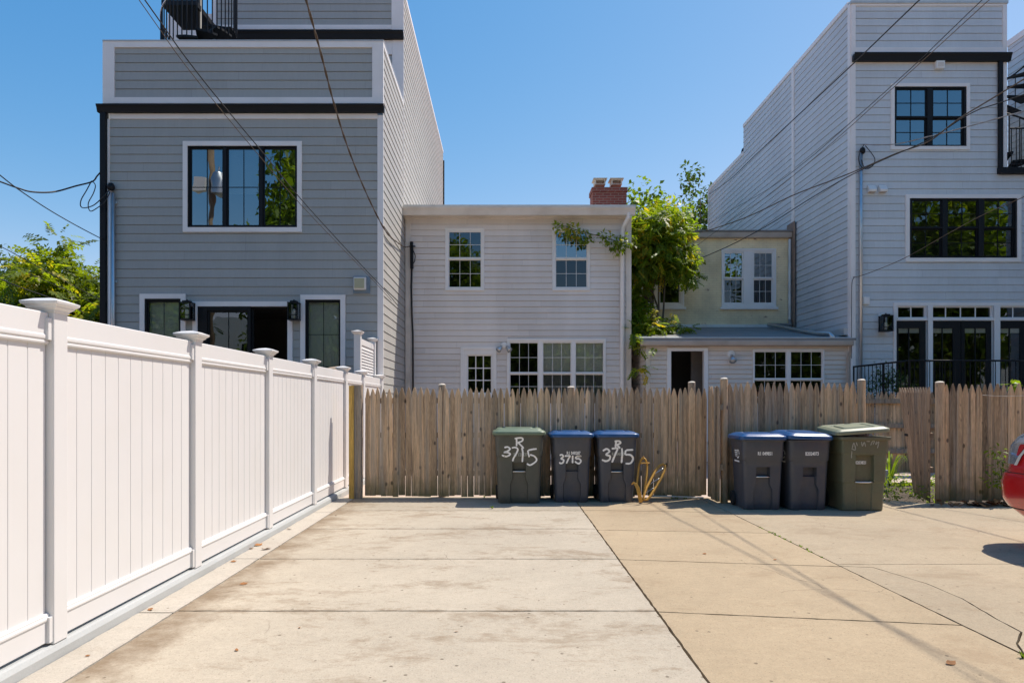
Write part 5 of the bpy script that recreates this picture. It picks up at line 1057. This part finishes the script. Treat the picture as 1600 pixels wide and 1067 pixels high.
# left of the dark gray house
tree('sumac_tree', 'bright yellow green leafy tree beside the dark gray house', 'tree', (-14.6,23.5,0), 7, (2.5,1.9,2.9), 3.7, 190, (.4,.75), 75, .6, 'leaf_bush', True, .3)
tree('sumac_tree', 'bright yellow green leafy tree at the left edge above the white fence', 'tree', (-18.2,23.9,0), 6, (2.7,1.8,2.5), 3.6, 150, (.4,.75), 75, .58, 'leaf_bush', True, .3)
tree('sumac_tree', 'low yellow green tree behind the first white fence cap', 'tree', (-15.7,21.6,0), 5, (1.8,1.1,1.7), 3.0, 80, (.35,.65), 75, .52, 'leaf_bush', True, .3)
tree('oak_tree', 'darker tree crown behind the bright trees at the left edge', 'tree', (-25.5,33,0), 10, (3.6,2.5,3.2), 6.2, 120, (.6,1.1), 90, .24, 'leaf_dark')
tree('oak_tree', 'small dark treetop poking up between the bright trees at left', 'tree', (-20.2,31,0), 9, (1.7,1.2,2.2), 6.3, 60, (.4,.7), 110, .24, 'leaf_dark')
# behind the yellow house
tree('maple_tree', 'rounded bright green tree rising behind the cream brick house', 'tree', (6.2,27,0), 9, (2.0,1.6,2.5), 7.3, 150, (.35,.65), 190, .20, 'leaf_maple', aspect=.7)
tree('locust_tree', 'slender airy tree behind the roof beside the blue gray house', 'tree', (8.9,31,0), 12, (1.3,1.2,3.3), 9.0, 80, (.25,.5), 170, .22, 'leaf_dark', aspect=.6, trunk_r=.1)
# vine on the corner of the yellow and pale gray houses
vi = thing('wisteria_vine', 'sprawling bright green vine smothering the wall between the pale gray and cream houses', 'vine', (4.2,19.8,0))
pts = []; rad = []
for (px, py, Y, sx, sz, n) in ((1022,385,19.3,.48,.5,64),(1035,350,19.8,.6,.2,34),(1000,440,19.4,.17,.5,30),(1056,405,19.8,.28,.33,34),(1012,362,19.0,.35,.3,30),(1012,425,19.5,.25,.22,18),(1070,415,20.0,.2,.3,14),(989,505,19.2,.1,.6,12),(1078,445,20.5,.08,.35,5),(1000,545,17.75,.16,.14,6),(1005,512,18.6,.3,.06,10),(1050,514,18.9,.45,.05,12),(996,575,17.7,.1,.15,4)):
    c = P(px,py,Y)
    for _ in range(n): pts.append((c.x+rng.normal(0,sx), c.y+rng.normal(0,.22), c.z+rng.normal(0,sz))); rad.append(rng.uniform(.14,.3) if n > 6 else rng.uniform(.1,.2))
keep = [(p, r) for p, r in zip(pts, rad) if p[0] > XB1+.1 or p[1] < YB-.1]
def in_vine(p, r):                                      # keep the window of the cream house and the wall right of it clear
    x, y = CX + FOC*p[0]/p[1], CY - FOC*(p[2]-CAMZ)/p[1]; q = r*FOC/p[1]
    return x + q*.7 < 1086 and not (y + q > 440 and y < 492 and x + q > 1016 and x - q < 1070 and x < 1072)
keep = [(p, r) for p, r in keep if in_vine(p, r) and p[1] < YC-.15 and (p[2] > 3.1 or p[1] < YX)]
pts, rad = [k[0] for k in keep], [k[1] for k in keep]
a = clump_leaves(pts, rad, 200, .34, .35, True); leaf_mesh('leaves', *a, M['leaf_vine'], vi)
b = MB()
for k in range(9):
    x0 = 3.75+random.uniform(0,.5); b.tube([(x0,19.6,2.9 if k > 3 else 0),(x0+random.uniform(-.2,.4),19.6,4.2),(x0+random.uniform(-.2,.9),19.5,5.4),(x0+random.uniform(.2,1.4),19.7,6.4)], [.035,.028,.02,.008], 6)
tr1 = [P(1070,470,20.7),P(1082,480,20.7),P(1090,500,20.75)]
b.build('stem', M['bark'], vi, smooth=True)
v2 = thing('wisteria_vine', 'dark green vine shoot trailing along the eave across the upper right window', 'vine', P(975,375,YB))
path = [P(984,384,YB-.25),P(960,376,YB-.3),P(945,371,YB-.3),P(925,366,YB-.28),P(905,361,YB-.28),P(885,354,YB-.28),P(870,352,YB-.26)]
b = MB(); b.tube(path, .01, 6); b.build('stem', M['bark'], v2)
pts = []; rad = []
for px, py, s in ((872,353,.16),(880,356,.22),(889,360,.22),(898,362,.25),(907,367,.25),(915,372,.2),(922,374,.12),(942,369,.15),(950,373,.2),(958,378,.22),(965,385,.25),(972,380,.2),(980,378,.25),(964,393,.12)):
    c = P(px,py,YB-.28); pts.append(tuple(c)); rad.append(s)
a = clump_leaves(pts, rad, 900, .11, .5, False, .6); leaf_mesh('leaves', *a, M['leaf_vine'], v2)
# shrub behind the iron railing
tree('evergreen_shrub', 'dark rounded shrub behind the black iron railing', 'shrub', (PX(1386,16.6),16.6,0), 2, (.62,.45,.55), 1.85, 40, (.16,.28), 700, .075, 'leaf_dark', trunk_r=.04)
# weeds through the gate
wd_ = thing('weed_patch', 'leafy green weeds growing in the open gateway', 'weeds', (6.3,10.9,0))
pts = []; rad = []
for _ in range(46): 
    y = rng.uniform(10.35,13.2); x = rng.uniform(.52,.64)*y*1.0; pts.append((x+.1,y,.04+rng.uniform(0,.14))); rad.append(rng.uniform(.05,.16))
a = clump_leaves(pts, rad, 2600, .055, .1, False, .5); leaf_mesh('leaves', *a, M['leaf_weed'], wd_); wd_['kind'] = 'stuff'
ly = thing('strap_leaf_plant', 'arching strap leaved plant just inside the gateway', 'plant', (7.1,12.6,0)); C = []; b = MB()
for k in range(16):
    a_ = R(k*360/16+random.uniform(-10,10)); l_ = random.uniform(.4,.6); dx, dy = math.cos(a_), math.sin(a_); h_ = random.uniform(.45,.65); rs = []
    for i in range(7):
        t = i/6; p = Vector((7.1+dx*l_*t, 12.6+dy*l_*t, h_*math.sin(t*2.2)*1.0)); w_ = .02*(1-t*.85); rs.append([p+Vector((-dy,dx,0))*w_, p-Vector((-dy,dx,0))*w_])
    b.rings(rs, closed=False, cap=False, t=random.uniform(-.5,.8))
b.build('leaves', M['leaf_weed'], ly)
ck = MB(); ck.box(6.62,6.92,12.3,12.7,-.02,.3); tag(ck.build('concrete_block', M['kerb'], bevel=.01), 'pale concrete block in the weeds behind the olive bin', 'block')
# bushes peeping past fence by the car
tree('ivy_clump', 'small dark leafy growth at the fence foot behind the red car', 'plant', (PX(1568,10.0),10.0,0), 1, (.16,.1,.42), .45, 14, (.08,.14), 1100, .08, 'leaf_weed', trunk_r=.01)
tree('tree_sprout', 'thin sprout with a few bright leaves over the right picket fence', 'plant', (PX(1594,10.7),10.7,0), 1, (.16,.08,.08), 1.75, 7, (.06,.1), 900, .13, 'leaf_weed', trunk_r=.008)
# dead leaves
def leaf_obj(px, py, s, label, rot):
    c = G(px, py, .004); b = MB(); n = 8
    pts = [(-.5,0,.05),(-.3,.2,.12),(0,.28,.18),(.3,.18,.1),(.5,0,.16),(.3,-.18,.03),(0,-.26,.0),(-.3,-.2,.04)]
    mid = [(0,0,.02)]; v = [Vector((x*s,y*s,z*s)) for x, y, z in pts]; cc = Vector((0,0,.03*s)); M_ = Matrix.Rotation(rot,3,'Z')
    v = [M_ @ q + c for q in v]; cc = M_ @ cc + c
    for i in range(8): b.face([cc, v[i], v[(i+1) % 8]])
    o = b.build('dead_leaf', M['dead_leaf'], smooth=True); tag(o, label, 'leaf', 'fallen leaves on the concrete'); return o
for px, py, s in ((404,851.5,.10),(393,856.5,.07),(416,857.5,.11),(365,877,.06),(452,826.5,.07),(235,952,.06),(297,883,.09),(180,970,.03),(137,1024,.03)): leaf_obj(px, py, s, 'dry orange leaf lying near the kerb of the white fence', random.uniform(0,6))
for px, py, s in ((381,912,.07),(370,1015,.04),(468,980,.03),(713,986,.03),(1101,865,.05),(1211,874,.04),(525,805,.05)): leaf_obj(px, py, s, 'small dry leaf lying out on the open concrete', random.uniform(0,6))
leaf_obj(1486,1036,.075,'curled brown leaf alone on the near tan slab',.4)
ll = MB()
for _ in range(170):
    c = Vector((rng.normal(7.28,.45), 10.02+rng.normal(0,.09), .01+abs(rng.normal(0,.035)))); s = rng.uniform(.03,.08); a_ = rng.uniform(0,6.28); u = Vector((math.cos(a_),math.sin(a_),rng.uniform(-.5,.5)))*s; v = Vector((-math.sin(a_),math.cos(a_),rng.uniform(-.5,.5)))*s*.5
    ll.face([c-u, c+v, c+u, c-v], 0, random.gauss(-.3,.3))
tag(ll.build('leaf_litter', M['dead_leaf']), 'heap of dry brown leaves at the fence foot beside the red car', 'leaves', kind='stuff')
gt_ = MB()
def tuft(c, n, s):
    for _ in range(n):
        a_ = random.uniform(0,6.28); d = Vector((math.cos(a_),math.sin(a_),0))*random.uniform(.2,.8)*s; q = Vector((-d.y,d.x,0)).normalized()*.006; gt_.face([c+q, c+d*.6+Vector((0,0,s*.5))+q*.7, c+d+Vector((0,0,s*random.uniform(.3,.8))), c+d*.6+Vector((0,0,s*.5))-q*.7, c-q], 0, random.uniform(-.5,.6))
for _ in range(26): y = random.uniform(6.6,8.4); tuft(Vector((RX+random.uniform(-.02,.02),y,-.01)), 5, random.uniform(.02,.045))
tuft(G(769,794.5), 22, .06); tuft(G(757,777), 10, .05); tuft(G(890,784.5), 12, .05); tuft(G(1598,1028), 14, .05)
for _ in range(14): tuft(Vector((random.uniform(2.6,3.1),10.72,0)), 4, .05)
tag(gt_.build('joint_weeds', M['leaf_weed']), 'sparse green weeds sprouting from the concrete joints', 'weeds', kind='stuff')
# folded fabric cover behind the white fence
b = MB(); rs = []
for i in range(7):
    t = i/6; x = PX(503+36*t,13.9); zt_ = PZ(578-5*math.sin(t*3.0)-(4 if t > .5 else 0)*(1-t),13.9); rs.append([(x,13.6,1.2),(x,13.65,zt_-.08),(x,13.9,zt_),(x,14.15,zt_-.06),(x,14.2,1.2)])
b.rings(rs, closed=False, cap=False); tag(b.build('furniture_cover', M['canvas'], smooth=True), 'tan fabric furniture cover peeking over the white fence under the narrow right window', 'cover')

# ================================================================ trees, pole and house across the alley (seen in the window glass)
m_ = None
for k, (x, y, s, h) in enumerate(((-12.8,-15,1.0,1.6),(-3.5,-17,1.0,1.15),(5,-16,1.0,.75),(13,-16,1.2,1.0),(22.5,-15,1.25,1.2),(32.5,-15,1.4,1.45),(-24,-14,1.2,1.0),(42,-13,1.3,1.3),(-33,-12,1.2,1.1),(1,-19,1.1,.8),(9,-19,1.1,.8))):
    if k == 0: m_ = tree('maple_tree', 'leafy tree across the alley behind the viewer, mirrored in the window glass', 'tree', (x,y,0), 12, (3.7,3.2,5.6), 6.2, 190, (.7,1.3), 80, .36, 'leaf_maple', aspect=.7, group='trees across the alley'); c = m_
    else: c = copy_tree(m_)
    c.location = (x,y,0); c.scale = (s,s,h); c.rotation_euler.z = k*1.3
bh = thing('row_house', 'gray row house across the alley behind the viewer, mirrored faintly in the window glass', 'house', (5,-26,0))
b = MB(); b.box(-45,60,-34,-26,0,8.5); b.build('wall', M['blue_siding'], bh)
for k in range(24):
    for z in (1.2,4.6): b = MB(); b.plate((-43+k*4.3,-41.6+k*4.3,z,z+1.7), [], -25.95, -25.99); b.build('window', M['car_glass'], bh)
up = thing('utility_pole', 'wooden utility pole with grey transformer behind the viewer, mirrored in the upper window', 'utility pole', (-13.75,-2,0))
b = MB(); b.tube([(-13.75,-2,0),(-13.75,-2,15.5)], [.17,.12], 14); b.build('pole', M['pole_wood'], up, smooth=True)
b = MB(); b.lathe((-13.35,-1.8,11.2), [(0,0),(.3,.02),(.3,.95),(.27,1.0),(.1,1.05),(0,1.06)], 18); b.lathe((-13.3,-1.75,12.25), [(.06,0),(.05,.3),(0,.32)], 10); tf = b.build('transformer', M['galv'], up, smooth='auto')
b = MB(); b.box(-14.5,-14.0,-2.2,-1.8,11.4,12.1); b.build('switch_box', M['lamp_white'], up); b = MB(); b.box(-15,-12.5,-2.08,-1.94,14.5,14.65); b.build('crossarm', M['pole_wood'], up)

# ================================================================ overhead wires
def cable(pts, r, label, m='wire', twist=0):
    q = catm([Vector(p) for p in pts], 10); b = MB()
    if twist:
        for s in (0, math.pi): b.tube([p+Vector((math.cos(i*twist+s),math.sin(i*twist+s)*.3,math.sin(i*twist+s)))*r*.7 for i, p in enumerate(q)], r*.7, 6)
    else: b.tube(q, r, 6)
    return tag(b.build('overhead_cable', M[m], smooth=True), label, 'cable', 'overhead cables')
def span(A, px, py, Yx, ext, sag, n=14):                 # from anchor A through an image point and on past the frame, with sag
    E = P(px,py,Yx); A = Vector(A); E2 = A + (E-A)*ext; return [A.lerp(E2,i/n)-Vector((0,0,sag*4*(i/n)*(1-i/n)*((E2-A).length/20))) for i in range(n+1)]
q = [P(641,385,YB-.1),P(632,386,17.7),P(621,379,16.6),P(603,362,15.1),P(575,308,14.0),P(545,235,12.4),P(522,163,10.9),P(503,90,9.6),P(478,0,8.3),P(440,-130,6.8)]
cable(q+[q[-1]+(q[-1]-q[-2])*3], .013, 'twisted brown cable curving down to the mast on the pale gray house', 'wire_br', .9)
q1 = [P(622,478,14.9),P(600,452,14.4),P(540,388,12.9),P(470,311,11.3),P(410,238,10.0),P(350,166,9.0),P(290,90,8.2),P(226,0,7.4)]; cable(q1+[q1[-1]+(q1[-1]-q1[-2])*4], .0075, 'thin dark cable running down across the wide black window, upper of the pair')
q1 = [P(612,470,14.9),P(585,440,14.3),P(530,383,12.9),P(462,311,11.3),P(402,240,10.0),P(342,168,9.0),P(282,92,8.2),P(217,0,7.4)]; cable(q1+[q1[-1]+(q1[-1]-q1[-2])*4], .005, 'thin pale cable running down across the wide black window, lower of the pair', 'wire_br')
q = [P(162,264,YA-.05),P(152,275,14.9),P(144,284,14.9),P(118,291,14.4),P(84,300,13.8),P(50,300,13.2),P(25,293,12.8),P(0,284,12.4),P(-60,262,11.5)]; cable(q+[q[-1]+(q[-1]-q[-2])*6], .016, 'thick sagging service cable at the left edge ending in loops')
q = [P(162,375,YA-.05),P(120,353,13.6),P(75,327,12.2),P(30,297,11.0),P(0,274,10.3),P(-60,226,9.2)]; cable(q+[q[-1]+(q[-1]-q[-2])*6], .009, 'straight dark cable crossing the sky at the left edge to the black downspout')
lp = [P(143,283,YA-.1),P(135,298,YA-.2),P(127,312,YA-.2),P(126,322,YA-.2),P(132,325,YA-.2),P(146,321,YA-.2),P(160,309,YA-.2),P(172,296,YA-.12)]; cable(lp, .011, 'black cable loop hanging beside the conduit of the dark gray house')
lp = [P(144,283,YA-.1),P(149,290,YA-.2),P(146,302,YA-.22),P(138,318,YA-.22),P(141,330,YA-.22),P(152,325,YA-.2),P(164,315,YA-.18),P(172,300,YA-.12)]; cable(lp, .010, 'longer drooping cable loop below the service head of the dark gray house')
for k, (pts, r, lab) in enumerate((([(-40,372),(0,385),(60,417),(120,449),(170,476)],.010,'upper of the dark cables crossing the leafy trees at left'),([(-40,388),(0,404),(60,434),(110,456),(160,482)],.008,'second dark cable crossing the leafy trees at left'),([(-40,420),(0,436),(40,452),(85,468),(130,488)],.014,'lowest thick dark cable crossing the leafy trees at left'))):
    cable([P(x,y,16+i*1.2) for i, (x,y) in enumerate(pts)], r, lab)
# right side service drops
def rspan(pts, r, lab, m='wire', twist=0, k=5): q = [P(*p) for p in pts]; cable(q+[q[-1]+(q[-1]-q[-2])*k], r, lab, m, twist)
rspan([(1108,304,26.5),(1140,281,21),(1180,243,16.5),(1240,187,13.6),(1330,103,11.4),(1437,0,9.9)], .010, 'dark cable rising up the blue gray side wall, uppermost on the right')
rspan([(1100,355,26),(1140,330,20),(1200,296,16),(1262,250,13.4),(1330,191,11.4),(1430,101,9.6),(1535,0,8.3)], .0055, 'left strand of the paired cables crossing the blue gray parapet')
rspan([(1084,388,YC-.2),(1140,346,18.5),(1200,306,15.6),(1262,256,13.2),(1330,197,11.3),(1430,106,9.5),(1546,0,8.1)], .005, 'right strand of the paired cables crossing the blue gray parapet', 'wire_br')
rspan([(1078,366,YC-.2),(1110,359,20),(1170,338,18.6),(1240,305,17.4),(1300,282,16.6),(1345,264,16.2),(1400,240,15.4),(1450,222,14.7),(1500,185,13.6),(1600,124,12)], .013, 'sagging dark cable across the blue gray house just below the top window', 'wire_br')
rspan([(1082,409,YC-.05),(1140,384,19.5),(1200,352,18.2),(1262,313,17),(1322,278,16.2),(1380,250,15.5),(1450,219,14.6),(1520,176,13.6),(1600,148,12.6)], .011, 'dark cable reaching the cream brick wall above its paired windows')
rspan([(1345,226,YD-.03),(1395,226,16.9),(1450,214,16.2),(1520,196,15.2),(1600,174,14.2)], .012, 'pale cable anchored at the left of the top black window', 'wire_gr', .9)
rspan([(1333,433,YD-.05),(1345,431,17.3),(1380,418,16.8),(1420,400,16.2),(1480,366,15.2),(1540,334,14.3),(1600,308,13.5)], .008, 'thin cable sloping across the middle black window to the corner board', 'wire_br')
cable([P(1335,433,YD-.05),P(1331,445,YD-.06),P(1330.5,500,YD-.06),P(1330.5,560,YD-.06)], .007, 'thin cable running down the white corner board of the blue gray house')
for k, pts in enumerate(([(1350,226),(1343,240),(1342,252),(1347,262),(1358,262),(1365,258)],[(1352,228),(1362,240),(1367,250),(1363,260),(1352,264),(1346,250)])):
    cable([P(x,y,YD-.12) for x, y in pts], .010, ('narrow black cable loop hanging by the service head of the blue gray house','wide black cable loop hanging by the service head of the blue gray house')[k])
